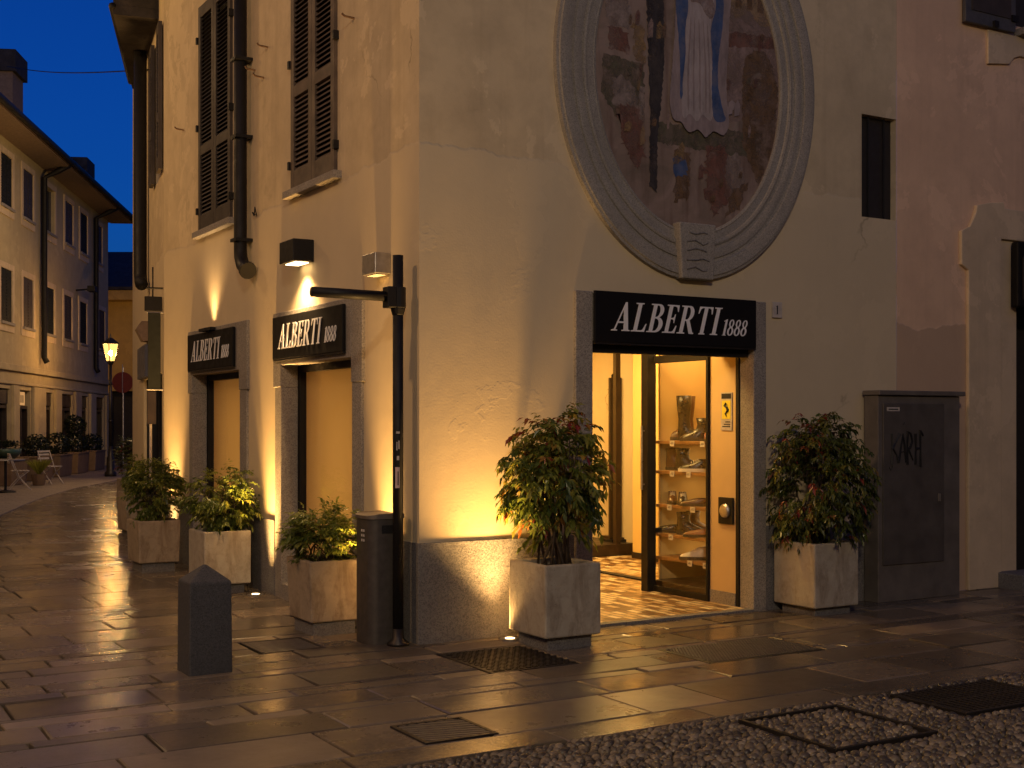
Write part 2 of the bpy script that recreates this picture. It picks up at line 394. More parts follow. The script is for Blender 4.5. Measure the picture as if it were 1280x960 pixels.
# ------------------------------------------------------------------ serif capitals, cap height 1
def arc(cx, cy, rx, ry, a0, a1, n=10): return [(cx+rx*math.cos(R(a0+(a1-a0)*i/n)), cy+ry*math.sin(R(a0+(a1-a0)*i/n))) for i in range(n+1)]
GL = {
 'A': (.92, [[(0, 0), (.30, 0), (.30, .035), (.20, .05), (.265, .27), (.56, .27), (.61, .05), (.52, .035), (.52, 0), (.92, 0), (.92, .035), (.84, .05), (.52, 1), (.44, 1), (.13, .06), (0, .035)], [(.285, .33), (.54, .33), (.405, .74)]]),
 'L': (.72, [[(0, 0), (.68, 0), (.72, .28), (.68, .28), (.58, .08), (.5, .05), (.30, .05), (.30, .95), (.40, .965), (.40, 1), (0, 1), (0, .965), (.12, .95), (.12, .05), (0, .035)]]),
 'B': (.76, [[(0, 0), (.42, 0)]+arc(.44, .27, .32, .27, -85, 75)+arc(.42, .765, .27, .235, -60, 90)+[(0, 1), (0, .965), (.12, .95), (.12, .05), (0, .035)], [(.30, .05)]+arc(.38, .27, .18, .215, -85, 85)+[(.30, .49)], [(.30, .545)]+arc(.37, .75, .14, .20, -85, 85)+[(.30, .95)]]),
 'E': (.70, [[(0, 0), (.64, 0), (.68, .27), (.64, .27), (.54, .08), (.46, .05), (.30, .05), (.30, .49), (.40, .49), (.46, .46), (.49, .36), (.52, .36), (.52, .67), (.49, .67), (.46, .57), (.40, .54), (.30, .54), (.30, .95), (.44, .95), (.53, .92), (.60, .76), (.64, .76), (.62, 1), (0, 1), (0, .965), (.12, .95), (.12, .05), (0, .035)]]),
 'R': (.88, [[(0, 0), (.40, 0), (.40, .035), (.30, .05), (.30, .46), (.37, .46), (.64, 0), (.88, 0), (.88, .035), (.81, .06), (.54, .485)]+arc(.44, .74, .27, .26, -60, 90)+[(0, 1), (0, .965), (.12, .95), (.12, .05), (0, .035)], [(.30, .51)]+arc(.38, .73, .15, .22, -85, 85)+[(.30, .95)]]),
 'T': (.78, [[(.22, 0), (.54, 0), (.54, .035), (.47, .05), (.47, .95), (.58, .95), (.67, .9), (.72, .74), (.76, .74), (.74, 1), (.02, 1), (0, .74), (.04, .74), (.09, .9), (.18, .95), (.29, .95), (.29, .05), (.22, .035)]]),
 'I': (.40, [[(0, 0), (.40, 0), (.40, .035), (.29, .05), (.29, .95), (.40, .965), (.40, 1), (0, 1), (0, .965), (.11, .95), (.11, .05), (0, .035)]]),
 '1': (.38, [[(.04, 0), (.36, 0), (.36, .03), (.28, .05), (.28, 1), (.22, 1), (0, .88), (.01, .85), (.12, .89), (.12, .05), (.04, .03)]]),
 '8': (.54, [arc(.26, .265, .26, .265, -90, 58, 12)+arc(.26, .755, .215, .245, -55, 235, 18)+arc(.26, .265, .26, .265, 122, 270, 12)[:-1], arc(.26, .265, .125, .20, 0, 351, 18), arc(.26, .755, .105, .185, 0, 351, 18)]),
}
def text_mesh(name, runs, mat, parent, ext=.006, shear=.27):
    """runs: (string, x, y, cap height, x scale, gap); letters lie in local x/z, facing -y"""
    cu = bpy.data.curves.new(name, 'CURVE'); cu.dimensions = '2D'; cu.fill_mode = 'BOTH'; cu.extrude = ext
    for st, x, y, hgt, sx, gap in runs:
        for ch in st:
            w, polys = GL[ch]
            for p in polys:
                sp = cu.splines.new('POLY'); sp.points.add(len(p)-1); sp.use_cyclic_u = True
                for q, (a, b) in zip(sp.points, p): q.co = (x+(a*sx+shear*b)*hgt, y+b*hgt, 0, 1)
            x += (w*sx+gap)*hgt
    tmp = bpy.data.objects.new('tmp', cu)
    me = bpy.data.meshes.new_from_object(tmp); bpy.data.objects.remove(tmp); bpy.data.curves.remove(cu)
    me.name = name; me.transform(Matrix.Rotation(R(90), 4, 'X')); me.materials.clear(); me.materials.append(M[mat])
    o = bpy.data.objects.new(name, me); COL.objects.link(o); o.parent = parent
    return o

# ------------------------------------------------------------------ ground
tag(MB().quad((-80, -60, -.03), (80, -60, -.03), (80, 120, -.03), (-80, 120, -.03)).build('ground', 'grout', fix=False), kind='structure')

def in_building(u, w):
    if w > .12 and w <= 6.9 and u > .12: return True
    if 6.9 < w <= 12.0 and u > .174*(w-6.82)+.15: return True
    if w > 12 and u > .9+.42*(w-12)+.3: return True
    return False
pv = MB(); pv.rc = []
def slab(x0, x1, y0, y1, seed=None):
    cx, cy = (x0+x1)/2, (y0+y1)/2
    if in_building(cx, cy): return
    j = .0065; e = .007
    dz = rnd.gauss(0, .0014); tx = rnd.gauss(0, .0055); ty = rnd.gauss(0, .0055)
    J = lambda: rnd.uniform(-.006, .006)
    c = [(x0+j+J(), y0+j+J()), (x1-j+J(), y0+j+J()), (x1-j+J(), y1-j+J()), (x0+j+J(), y1-j+J())]
    ins = [(x0+j+e, y0+j+e), (x1-j-e, y0+j+e), (x1-j-e, y1-j-e), (x0+j+e, y1-j-e)]
    zt = lambda p: dz+tx*(p[0]-cx)+ty*(p[1]-cy)
    b = len(pv.v)
    pv.v += [(p[0], p[1], -.03) for p in c]+[(p[0], p[1], zt(p)-.006) for p in c]+[(p[0]+J()*.3, p[1]+J()*.3, zt(p)) for p in ins]
    pv.f.append((b+8, b+9, b+10, b+11))
    for i in range(4):
        k = (i+1) % 4
        pv.f += [(b+i, b+k, b+4+k, b+4+i), (b+4+i, b+4+k, b+8+k, b+8+i)]
    col = (min(1, max(0, rnd.gauss(.5, .27))), rnd.random()*(.35 if cy > 1.2 else 1), rnd.random())
    pv.rc += [col]*9
HOLES = [(-1.10, -.62, .22, .74), (-.06, .62, -1.16, -.36), (1.36, 2.40, -1.62, -1.0)]   # covers let into the slabs
def row(y0, y1, ua, ub, lmin, lmax):
    x = ua+rnd.uniform(-.5, 0)
    while x < ub:
        L = rnd.uniform(lmin, lmax); x1 = x+L
        segs = [(x, x1)]
        for h in HOLES:
            if h[2] < y1 and h[3] > y0:
                ns = []
                for a, b in segs:
                    if b <= h[0] or a >= h[1]: ns.append((a, b)); continue
                    if h[0]-a > .06: ns.append((a, h[0]))
                    if b-h[1] > .06: ns.append((h[1], b))
                segs = ns
        for a, b in segs:
            ya, yb = y0, y1
            slab(a, b, ya, yb)
        x = x1
w = -2.56
edges = []
while w < 34:
    d = rnd.choice([.38, .43, .48, .54]) if w < 2 else rnd.choice([.36, .42, .48, .54])
    edges.append((w, w+d)); w += d
def kerb_u(w):   # outer line of the raised pavement along the far row of houses
    pts = [(-9, -9.5), (-4.2, 5), (-.65, 14.8), (1.17, 20.5), (3.9, 26.6), (7.6, 33.4), (12, 40)]
    for (a, b), (c_, d_) in zip(pts, pts[1:]):
        if b <= w <= d_: return a+(c_-a)*(w-b)/(d_-b)
    return -12
for a, b in edges:
    # split rows at the covers so that no slab runs under one
    cuts = sorted({a, b, *[h[k] for h in HOLES for k in (2, 3) if a+.03 < h[k] < b-.03]})
    for p, q in zip(cuts, cuts[1:]):
        near = q < 4
        ub = 9 if q < .3 else (2 if q < 12 else 1.4+.42*(q-12))
        row(p, q, max(-9, kerb_u(q)-1.2 if q > 4 else -9), ub, .5 if near else .45, 1.1 if near else 1.0)
# border slabs beside the cobbles, long stones
x = -9.
while x < 9:
    L = rnd.uniform(.9, 1.5); slab(x, x+L, -2.83, -2.56); x += L
tag(pv.build('paving', 'paving', fix=False), kind='structure')
# square beyond the left edge of the cobbles
pv = MB(); pv.rc = []
wv_ = -2.83
while wv_ > -9:
    x = -12.
    while x < -2.3:
        L = rnd.uniform(.6, 1.1); slab(x, x+L, wv_-.46, wv_); x += L
    wv_ -= .46
tag(pv.build('square', 'paving', fix=False), kind='structure')
# raised pavement in front of the far houses
kp = [(-9, -9.5), (-4.2, 5), (-.65, 14.8), (.2, 17.6), (1.17, 20.5), (2.4, 23.6), (3.9, 26.6), (5.6, 29.9), (7.6, 33.4), (12, 40)]
m = MB(); b = len(m.v)
for u_, w_ in kp: m.v += [(u_, w_, -.03), (u_, w_, .012), (u_-6.5, w_+2.6, .012)]
for i in range(len(kp)-1):
    a, c_ = 3*i, 3*(i+1); m.f += [(a, c_, c_+1, a+1), (a+1, c_+1, c_+2, a+2)]
tag(m.build('pavement', 'pavement'), kind='structure')

# cobbles: river pebbles set in mortar
tag(MB().quad((-2.3, -9, -.012), (30, -9, -.012), (30, -2.835, -.012), (-2.3, -2.835, -.012)).build('pebble_bed', 'pebble bed', fix=False), kind='structure')
ico = bmesh.new(); bmesh.ops.create_icosphere(ico, subdivisions=2, radius=1)
iv = [v_.co.copy() for v_ in ico.verts]; if_ = [tuple(q.index for q in f.verts) for f in ico.faces]
keep = [i for i, p in enumerate(iv) if p.z > -.35]; remap = {k: i for i, k in enumerate(keep)}
iv = [iv[k] for k in keep]; if_ = [tuple(remap[q] for q in f) for f in if_ if all(q in remap for q in f)]
ico.free()
pb = MB(); pb.rc = []
yy = -2.86; rowi = 0
FRAME = (.45, 1.15, -3.66, -2.96); SLOT = (1.62, 2.5, -3.47, -2.90)
while yy > -5.0:
    xx = -2.2+rnd.uniform(0, .05)
    while xx < 4.6:
        a = rnd.uniform(.015, .032); bb = a*rnd.uniform(.55, .8)
        px, py = xx+a, yy+rnd.uniform(-.012, .012)
        xx += 2*a*rnd.uniform(.96, 1.05)
        if SLOT[0]-.03 < px < SLOT[1]+.03 and SLOT[2]-.03 < py < SLOT[3]+.03: continue
        if FRAME[0]-.03 < px < FRAME[1]+.03 and FRAME[2]-.03 < py < FRAME[3]+.03 and (min(abs(px-FRAME[0]), abs(px-FRAME[1])) < .035 or min(abs(py-FRAME[2]), abs(py-FRAME[3])) < .035): continue
        th = rnd.gauss(0, .35) if rnd.random() < .75 else rnd.uniform(0, 3.1)
        hz = rnd.uniform(.015, .024); z0 = rnd.uniform(-.013, -.007)
        ct, st_ = math.cos(th), math.sin(th); b = len(pb.v); sk = rnd.uniform(-.2, .2)
        for p in iv:
            X, Y = p.x*a*(1+sk*p.y), p.y*bb*1.15
            pb.v.append((px+X*ct-Y*st_, py+X*st_+Y*ct, z0+p.z*hz))
        pb.f += [tuple(b+q for q in f) for f in if_]
        c = (rnd.random(), rnd.random(), 0); pb.rc += [c]*len(if_)
    yy -= .037; rowi += 1
o = pb.build('pebbles', 'pebble', smooth=True, fix=False); tag(o, 'rounded river pebbles set on edge in the square', None, None, 'stuff')

# ------------------------------------------------------------------ covers and grates
def bar_grate(name, label, x0, x1, y0, y1, step, diag=False, group=None, along='y', z=.002, mat='grate stone'):
    o = thing(name, label, 'drain grate', ((x0+x1)/2, (y0+y1)/2, 0), 0, group)
    hx, hy = (x1-x0)/2, (y1-y0)/2; m = MB(); e = .025
    m.box(-hx, hx, -hy, -hy+e, -.03, z+.002); m.box(-hx, hx, hy-e, hy, -.03, z+.002); m.box(-hx, -hx+e, -hy+e, hy-e, -.03, z+.002); m.box(hx-e, hx, -hy+e, hy-e, -.03, z+.002)
    m.build('frame', 'cast iron', o, bevel=.003)
    m = MB(); ix, iy = hx-e, hy-e
    if diag:
        k = -ix-iy
        while k < ix+iy:
            # band x+y in [k, k+step*.55] clipped to the opening
            poly = []
            for aa, bb in ((k, 0), (k+step*.5, 0)):
                pass
            def clip(val):
                pts = []
                for X in (-ix, ix):
                    Y = val-X
                    if -iy <= Y <= iy: pts.append((X, Y))
                for Y in (-iy, iy):
                    X = val-Y
                    if -ix < X < ix: pts.append((X, Y))
                pts.sort(); return pts[:1]+pts[-1:] if len(pts) >= 2 else None
            p, q = clip(k), clip(k+step*.5)
            if p and q: m.prism([p[0], p[1], q[1], q[0]], 2, -.025, z)
            k += step
    else:
        if along == 'y':
            k = -ix+.004
            while k < ix: m.box(k, min(ix, k+step*.55), -iy, iy, -.025, z); k += step
            m.box(-ix, ix, -.012, .012, -.025, z-.0015)
        else:
            k = -iy+.004
            while k < iy: m.box(-ix, ix, k, min(iy, k+step*.55), -.025, z); k += step
    m.build('bars', mat, o)
    return o
def tread_cover(name, label, x0, x1, y0, y1, fine=.03, mat='cast iron'):
    o = thing(name, label, 'manhole cover', ((x0+x1)/2, (y0+y1)/2, 0))
    hx, hy = (x1-x0)/2, (y1-y0)/2
    MB().box(-hx, hx, -hy, hy, -.03, -.002).build('frame', 'cast iron', o, bevel=.003)
    m = MB(); y = -hy+.03; r_ = 0
    while y < hy-.03:
        x = -hx+.03+(fine*.5 if r_ % 2 else 0)
        while x < hx-.03:
            m.box(x, x+fine*.62, y, y+fine*.55, -.002, .003, ); x += fine
        y += fine*.8; r_ += 1
    m.build('tread', mat, o)
bar_grate('drain_grate', 'iron drain grate with diagonal bars in the paving near the cobbles', -1.22, -.80, -2.54, -2.12, .055, True, z=.006)
bar_grate('drain_grate', 'slotted iron drain grate between the stone bollard and the litter bin', -1.09, -.63, .23, .73, .045, along='x')
tread_cover('manhole_cover', 'iron manhole cover lit by the uplight beside the trimmed box planter', -.05, .61, -1.15, -.37, .05)
tread_cover('manhole_cover', 'wide ribbed iron cover in the paving before the right planter', 1.37, 2.39, -1.61, -1.01, .026, 'grate stone')
o = thing('cobbled_cover', 'sunken square cover filled with pebbles in an iron frame', 'manhole cover', (.8, -3.31, 0))
m = MB()
for a in ((-.36, .36, -.36, -.335), (-.36, .36, .335, .36), (-.36, -.335, -.335, .335), (.335, .36, -.335, .335)): m.box(*a, -.02, .012)
m.build('frame', 'cast iron', o, bevel=.003)
bar_grate('slot_drain', 'long dark slot drain set among the cobbles at the edge of the square', 1.63, 2.49, -3.46, -2.91, .05, z=.004, mat='cast iron')

# ------------------------------------------------------------------ the corner building
bld = thing('corner_building', 'two storey cream plastered corner building with shoe shop and wall medallion', 'building')
RH = 7.0
WN = [(1.512, 2.523), (4.238, 5.335)]          # upper windows, along the street facade
SW = [(1.17, 2.78), (3.96, 5.57)]              # shop windows
m = MB()
wall(m, (0, 0), (1, 0), 4.865, RH, [(1.40, 3.20, 0, 2.61), (4.423, 4.8649, 3.45, 4.375)], .35, (0, -1))
wall(m, (0, 0), (0, 1), 6.82, RH, [(a, b, 3.66, 6.1) for a, b in WN]+[(a-.08, b+.08, .05, 2.5) for a, b in SW], .22, (-1, 0))
m.quad((4.865, 0, 0), (4.865, 10, 0), (4.865, 10, RH), (4.865, 0, RH))
m.build('wall', 'plaster', bld)
# granite plinth
for q in (((-.008, 1.329, -.008, 0, -.02, .73), (-.008, 0, 0.001, .96, -.02, .73)), ((-.014, 0, 2.985, 3.735, -.02, .70),), ((-.014, 0, 5.735, 6.815, -.02, .70),), ((3.268, 4.86, -.014, 0, -.02, .72),)):
    pl = MB()
    for k in q: pl.box(*k)
    pl.build('plinth', 'granite dark', bld, bevel=.006)
# roof with projecting eaves
rf = MB()
rf.prism([(-.55, -.55), (5.2, -.55), (5.2, 8.6), (-.40, 8.25), (-.55, 6.9)], 2, RH, RH+.14)
rf.prism([(-.5, RH+.14), (5.2, RH+.14), (2.4, RH+1.5)], 1, -.5, 8.2)
rf.build('roof', 'dark roof', bld)
MB().tube([(-.58, -.58, RH+.07), (-.58, 6.9, RH+.07), (-.43, 8.25, RH+.07)], .06, 10).build('gutter', 'black metal', bld, smooth=True)
# main doorway: granite jambs, dark frame, tan reveal
dw = MB()
dw.box(1.329, 1.489, -.03, .15, -.01, 2.622); dw.box(3.128, 3.268, -.03, .15, -.01, 2.622)
dw.box(1.489, 3.128, -.012, .15, 2.24, 2.60)
door = dw.build('doorway', 'granite', bld, bevel=.008)
d2 = MB(); d2.box(3.117, 3.135, .15, .19, 0, 2.2); d2.box(1.485, 3.117, .03, .10, 2.15, 2.238); d2.box(1.485, 1.52, .15, .24, 0, 2.238)
d2.build('frame', 'black metal', door)
d3 = MB(); d3.box(3.117, 3.30, .19, .53, .13, 2.24); d3.build('reveal_panel', 'tan wall', door)
MB().box(3.112, 3.30, .192, .532, 0, .13).build('skirting', 'granite', door)
MB().box(1.485, 3.135, -.03, .06, -.02, .022).build('threshold', 'granite dark', door, bevel=.005)
# interior shell
flo = MB().quad((.3, .06, .02), (5.9, .06, .02), (5.9, 5.3, .02), (.3, 5.3, .02)).build('interior_floor', 'mosaic', bld, fix=False)
iw = MB()
T = .1
iw.box(1.32, 1.42, .15, 5.3, 0, 2.9)                     # left
iw.box(4.64, 4.74, 1.42, 3.78, .02, 2.9); iw.box(4.74, 5.9, 3.68, 3.78, .02, 2.9)
iw.box(1.42, 5.9, 5.2, 5.3, .02, 2.9); iw.box(5.8, 5.9, 3.78, 5.2, .02, 2.9)
iw.box(3.80, 4.64, 1.42, 1.50, .02, 2.9)
iw.box(1.42, 4.7, .36, .44, 2.24, 2.9)
iw.build('interior_wall', 'cream wall', bld)
MB().box(1.3, 5.9, .16, 5.3, 2.9, 3.0).build('interior_ceiling', 'white paint', bld)
MB().box(4.625, 4.64, 1.5, 3.78, .02, .09).build('skirting', 'dark wood', bld)
MB().box(3.46, 3.55, 1.45, 3.3, .02, .035).build('floor_strip', 'black metal', bld)
MB().box(2.2, 5.8, 4.05, 5.2, .02, .16).build('interior_step', 'dark wood', bld, bevel=.01)
col_ = MB(); col_.box(4.60, 4.665, 4.06, 4.12, .02, 2.9); col_.build('interior_column', 'dark wood', bld)
# small barred window near the joint with the pink house
MB().box(4.424, 4.8645, .07, .11, 3.40, 4.40).build('window', 'dark interior', bld)
m = MB()
for x_ in (4.55, 4.75): m.tube([(x_, .045, 3.46), (x_, .045, 4.37)], .010, 8)
m.build('window_grille', 'black metal', bld)
# wall hooks and old nails
for v_, z_ in ((1.166, 4.84), (3.194, 5.13), (3.305, 4.87), (5.98, 4.91), (3.55, 5.0)):
    MB().tube([(.02, v_, z_-.01), (-.08, v_+.01, z_), (-.10, v_+.02, z_+.02)], .009, 6).build('wall_hook', 'rust', bld)
# upper windows with louvred shutters
def shutter_leaf(mb, v0, v1, z0, z1, u0=-.03):
    e = .075; zr = z0+(z1-z0)*.335
    mb.box(u0, u0+.045, v0, v0+e, z0, z1); mb.box(u0, u0+.045, v1-e, v1, z0, z1)
    for a, b in ((z0, z0+.16), (zr, zr+.10), (z1-.12, z1)): mb.box(u0+.002, u0+.043, v0+e, v1-e, a, b)
    for a, b in ((z0+.16, zr), (zr+.10, z1-.12)):
        n = int((b-a)/.043)
        for i in range(n):
            zc = a+(i+.5)*(b-a)/n
            mb.quad((u0+.006, v0+e, zc-.022), (u0+.006, v1-e, zc-.022), (u0+.04, v1-e, zc+.020), (u0+.04, v0+e, zc+.020))
            mb.quad((u0+.009, v0+e, zc-.024), (u0+.009, v1-e, zc-.024), (u0+.043, v1-e, zc+.018), (u0+.043, v0+e, zc+.018))
for i, (a, b) in enumerate(WN):
    w_ = MB().box(.16, .20, a, b, 3.66, 6.1).build('window', 'dark interior', bld)
    sl = MB().box(-.075, .05, a-.09, b+.09, 3.595, 3.662); sl.build('sill', 'granite', w_, bevel=.006)
    mid = (a+b)/2
    for p, q in ((a+.004, mid-.004), (mid+.004, b-.004)):
        s_ = MB(); shutter_leaf(s_, p, q, 3.668, 6.09); s_.build('shutter', 'shutter worn' if i == 0 else 'shutter paint', w_, fix=False)
    for z_ in (3.85, 4.75, 5.7):
        for q in (a-.03, b-.005): MB().box(-.05, .02, q, q+.035, z_, z_+.07).build('hinge', 'black metal', w_)
# drainpipe with shoe elbow
m = MB(); m.tube([(-.10, 3.70, RH), (-.10, 3.70, 3.28), (-.10, 3.685, 3.20), (-.10, 3.63, 3.12), (-.10, 3.56, 3.085), (-.10, 3.50, 3.06)], [.062, .062, .064, .066, .068, .07], 14)
dp = m.build('drainpipe', 'black metal', bld, smooth=True)
for z_ in (4.35, 5.1, 3.35): MB().box(-.175, 0, 3.62, 3.78, z_, z_+.03).build('bracket', 'black metal', dp)
m = MB()
m.tube([(-.10, 3.50, 3.06), (-.10, 3.47, 3.045)], .085, 14)
m.build('elbow_rim', 'black metal', dp); m = MB()
m.tube([(0, 3.55, 3.60), (-.03, 3.55, 3.62), (-.03, 3.50, 3.58), (-.03, 3.48, 3.66), (-.02, 3.45, 3.57)], .006, 6)
m.build('wire_clip', 'black metal', dp)
# shop windows: granite surround, dark frame, back lit blind in a closed light box
for i, (a, b) in enumerate(SW):
    s_ = MB()
    n0, f1 = (.95, 2.977) if i == 0 else (3.72, 5.73)
    s_.box(-.03, .14, n0, a, 1.92, 2.60); s_.box(-.022, .14, n0+.03, a, -.02, 1.92)
    s_.box(-.03, .14, b, f1, 1.92, 2.60); s_.box(-.022, .14, b, f1-.03, -.02, 1.92)
    s_.box(-.03, .14, a, b, 2.12, 2.60); s_.box(-.022, .14, a, b, -.02, .14)
    sw = s_.build('shop_window', 'granite', bld, bevel=.007)
    f_ = MB(); f_.box(.142, .21, a-.07, a+.05, .14, 2.12); f_.box(.142, .21, b-.055, b+.07, .14, 2.12); f_.box(.142, .21, a+.05, b-.055, 2.06, 2.4); f_.box(.142, .21, a+.05, b-.055, .04, .2)
    f_.build('frame', 'black metal', sw)
    MB().box(.20, .206, a+.05, b-.055, .2, 2.06).build('blind', 'blind', sw)
    MB().quad((.17, a+.045, .2), (.17, b-.05, .2), (.17, b-.05, 2.06), (.17, a+.045, 2.06)).build('glass', 'glass', sw, fix=False)
    q = MB()
    q.quad((.75, a, .14), (.75, b, .14), (.75, b, 2.12), (.75, a, 2.12)); q.quad((.21, a, .14), (.75, a, .14), (.75, a, 2.12), (.21, a, 2.12)); q.quad((.21, b, .14), (.75, b, .14), (.75, b, 2.12), (.21, b, 2.12))
    q.quad((.21, a, .14), (.75, a, .14), (.75, b, .14), (.21, b, .14)); q.quad((.21, a, 2.12), (.75, a, 2.12), (.75, b, 2.12), (.21, b, 2.12))
    q.build('light_box', 'tan wall', sw)
    light('AREA', 'window_light', (.70, (a+b)/2, 1.15), 13.5 if i == 0 else 11.5, (1, .80, .46), bld, shape='RECTANGLE', size=1.6, size_y=.9, rot=(0, R(90), 0))

# neighbouring part of the row, turning away down the street
BR = -math.atan(.174)
nb = thing('neighbour_house', 'narrow dark fronted house with hanging box sign where the street turns', 'building', (0, 6.82, 0), BR)
# local: y along the facade, -x towards the street
m = MB(); wall(m, (0, 0), (0, 1), 5.3, 6.9, [(.25, 3.05, .02, 2.2), (.35, 1.1, 4.6, 6.4), (2.9, 3.7, 4.6, 6.4)], .25, (-1, 0))
m.quad((0, 5.3, 0), (6, 5.3, 0), (6, 5.3, 6.9), (0, 5.3, 6.9)); m.build('wall', 'plaster', nb)
m = MB(); m.prism([(-.54, .7), (.2, .7), (.2, 4.6), (-.08, 4.19)], 2, 6.60, 6.72); m.prism([(-.54, .7), (2, .7), (2, 5.3), (-.08, 4.19)], 2, 6.722, 6.9); m.build('roof', 'dark roof', nb)
MB().tube([(-.55, .7, 6.70), (-.10, 4.2, 6.70)], .045, 8).build('gutter', 'black metal', nb, smooth=True)
sf = MB().box(.16, .2, .25, 3.05, .02, 2.2).build('shopfront', 'dark glass', nb)
m = MB()
for y_ in (.25, 1.1, 2.1, 2.99): m.box(.04, .17, y_, y_+.06, .02, 2.2)
m.build('frame', 'black metal', sf)
for a, b in ((.35, 1.1), (2.9, 3.7)):
    w_ = MB().box(.14, .2, a, b, 4.6, 6.4).build('window', 'dark interior', nb)
    s_ = MB(); shutter_leaf(s_, a-.3, a+.02, 4.62, 6.38, -.06); s_.build('shutter', 'shutter paint', w_, fix=False)
    s_ = MB(); shutter_leaf(s_, b-.02, b+.3, 4.62, 6.38, -.06); s_.build('shutter', 'shutter paint', w_, fix=False)
MB().tube([(-.11, 2.2, 6.75), (-.11, 2.2, 3.6), (-.11, 2.1, 3.48), (-.11, 1.98, 3.44)], .085, 12).build('drainpipe', 'black metal', nb, smooth=True)
MB().box(-.05, 0, 2.25, 3.6, 2.22, 2.66).build('fascia', 'sign blue', nb, bevel=.004)
MB().box(-.04, -.001, 3.2, 5.1, 0, .5).build('plinth', 'granite dark', nb)
bs = thing('hanging_sign', 'square dark hanging sign on an iron bracket before the narrow house', 'sign', (0, 6.82, 0), BR)
MB().box(-.215, -.012, .08, .12, 2.925, 3.10).build('panel', 'sign black', bs, bevel=.006)
MB().tube([(0, .10, 3.2), (-.2, .10, 3.2)], .012, 8).tube([(-.12, .10, 3.45), (-.12, .10, 3.09)], .010, 6).build('bracket', 'black metal', bs)
bn = thing('banner', 'long dark green vertical banner hanging below the square sign', 'banner', (0, 6.82, 0), BR)
MB().box(-.175, -.03, .085, .115, 2.0, 2.90).build('cloth', 'shutter green', bn); [MB().tube([(0, .10, z_), (-.19, .10, z_)], .010, 8).build('rod', 'silver', bn) for z_ in (2.91, 1.99)]
o = thing('wall_lamp', 'small wedge shaped wall lamp above the blue fascia of the narrow house', 'lamp', (0, 6.82, 0), BR)
MB().prism([(0, 2.97), (-.09, 2.97), (-.16, 2.86), (-.08, 2.70), (0, 2.70)], 1, 2.2, 2.5).build('housing', 'soffit', o)
o = thing('sign_post', 'slim pale post with brown notice leaning at the narrow house', 'post', (0, 6.82, 0), BR)
MB().tube([(-.14, .15, 0), (-.14, .15, 1.96)], .016, 8).build('post', 'dirty white', o); MB().box(-.18, -.08, .118, .132, 1.58, 1.97).build('board', 'dark wood', o)

# ------------------------------------------------------------------ shop signs
def shop_sign(label, loc, rz, W, H, dep):
    o = thing('shop_sign', label, 'sign', loc, rz, 'shop signs over the openings')
    p = MB().box(0, W, -dep, -.035, 0, H); p.build('panel', 'sign black', o, bevel=.006)
    m = MB(); m.box(.0, W, -dep+.004, -.035, -.014, -.001); m.build('bottom_trim', 'cast iron', o)
    k = W/1.65; yb = H*.235
    tx = text_mesh('lettering', [('ALBERTI', .15*k, yb, .222*H/.392, .845*k, .055), ('1888', 1.265*k, yb, .132*H/.392, .90*k, .045)], 'lettering', o, .002)
    tx.location = (0, -dep-.004, 0)
    return o
shop_sign('wide black ALBERTI 1888 sign above the lit shop door', (1.487, 0, 2.225), 0, 1.645, .402, .058)
shop_sign('black ALBERTI 1888 sign over the shop window beside the street pole', (0, 2.895, 2.172), R(-90), 1.635, .383, .065)
shop_sign('black ALBERTI 1888 sign over the shop window farther down the street', (0, 5.62, 2.165), R(-90), 1.57, .39, .065)

# ------------------------------------------------------------------ medallion fresco
md = thing('wall_medallion', 'large oval stone medallion with faded fresco above the shop door', 'medallion', (2.475, 0, 4.42))
prof = [(0, .0), (0, .022), (.02, .03), (.026, .024), (.085, .028), (.09, .038), (.11, .043), (.125, .038), (.13, .028), (.15, .03), (.155, .044), (.19, .052), (.22, .047), (.226, .034), (.25, .036), (.256, .056), (.30, .062), (.35, .060), (.356, .048), (.378, .044), (.38, .0)]
m = MB(); N = 144
for i in range(N):
    th = 2*math.pi*i/N; c_, s_ = math.cos(th), math.sin(th)
    for off, pr in prof: m.v.append(((.955+off)*c_, -pr, (1.255+off*1.06)*s_))
for i in range(N):
    for k in range(len(prof)-1):
        a = i*len(prof)+k; b = ((i+1) % N)*len(prof)+k; m.f.append((a, b, b+1, a+1))
fo = m.build('frame', 'medallion stone', md, smooth=True); fo.data.set_sharp_from_angle(angle=R(28))
ks = MB(); ks.prism([(-.19, -1.20), (.19, -1.20), (.165, -1.655), (-.165, -1.655)], 1, -.098, 0)
ks = ks.build('keystone', 'medallion stone', md, bevel=.012)
m = MB()
for i in range(5):   # worn carving on the keystone
    y_ = -1.28-i*.075
    m.tube([(-.12+rnd.uniform(0, .04), -.098, y_), (-.03, -.101, y_+rnd.uniform(-.03, .03)), (.05, -.100, y_+rnd.uniform(-.03, .03)), (.12-rnd.uniform(0, .04), -.098, y_)], .007, 5)
m.build('carving', 'granite dark', ks)
m = MB(); m.v = [(.97*math.cos(2*math.pi*i/96), -.006, 1.27*math.sin(2*math.pi*i/96)) for i in range(96)]; m.f = [tuple(range(96))]
fr = m.build('fresco', 'fresco ground', md, fix=False)
LAYER = [0]
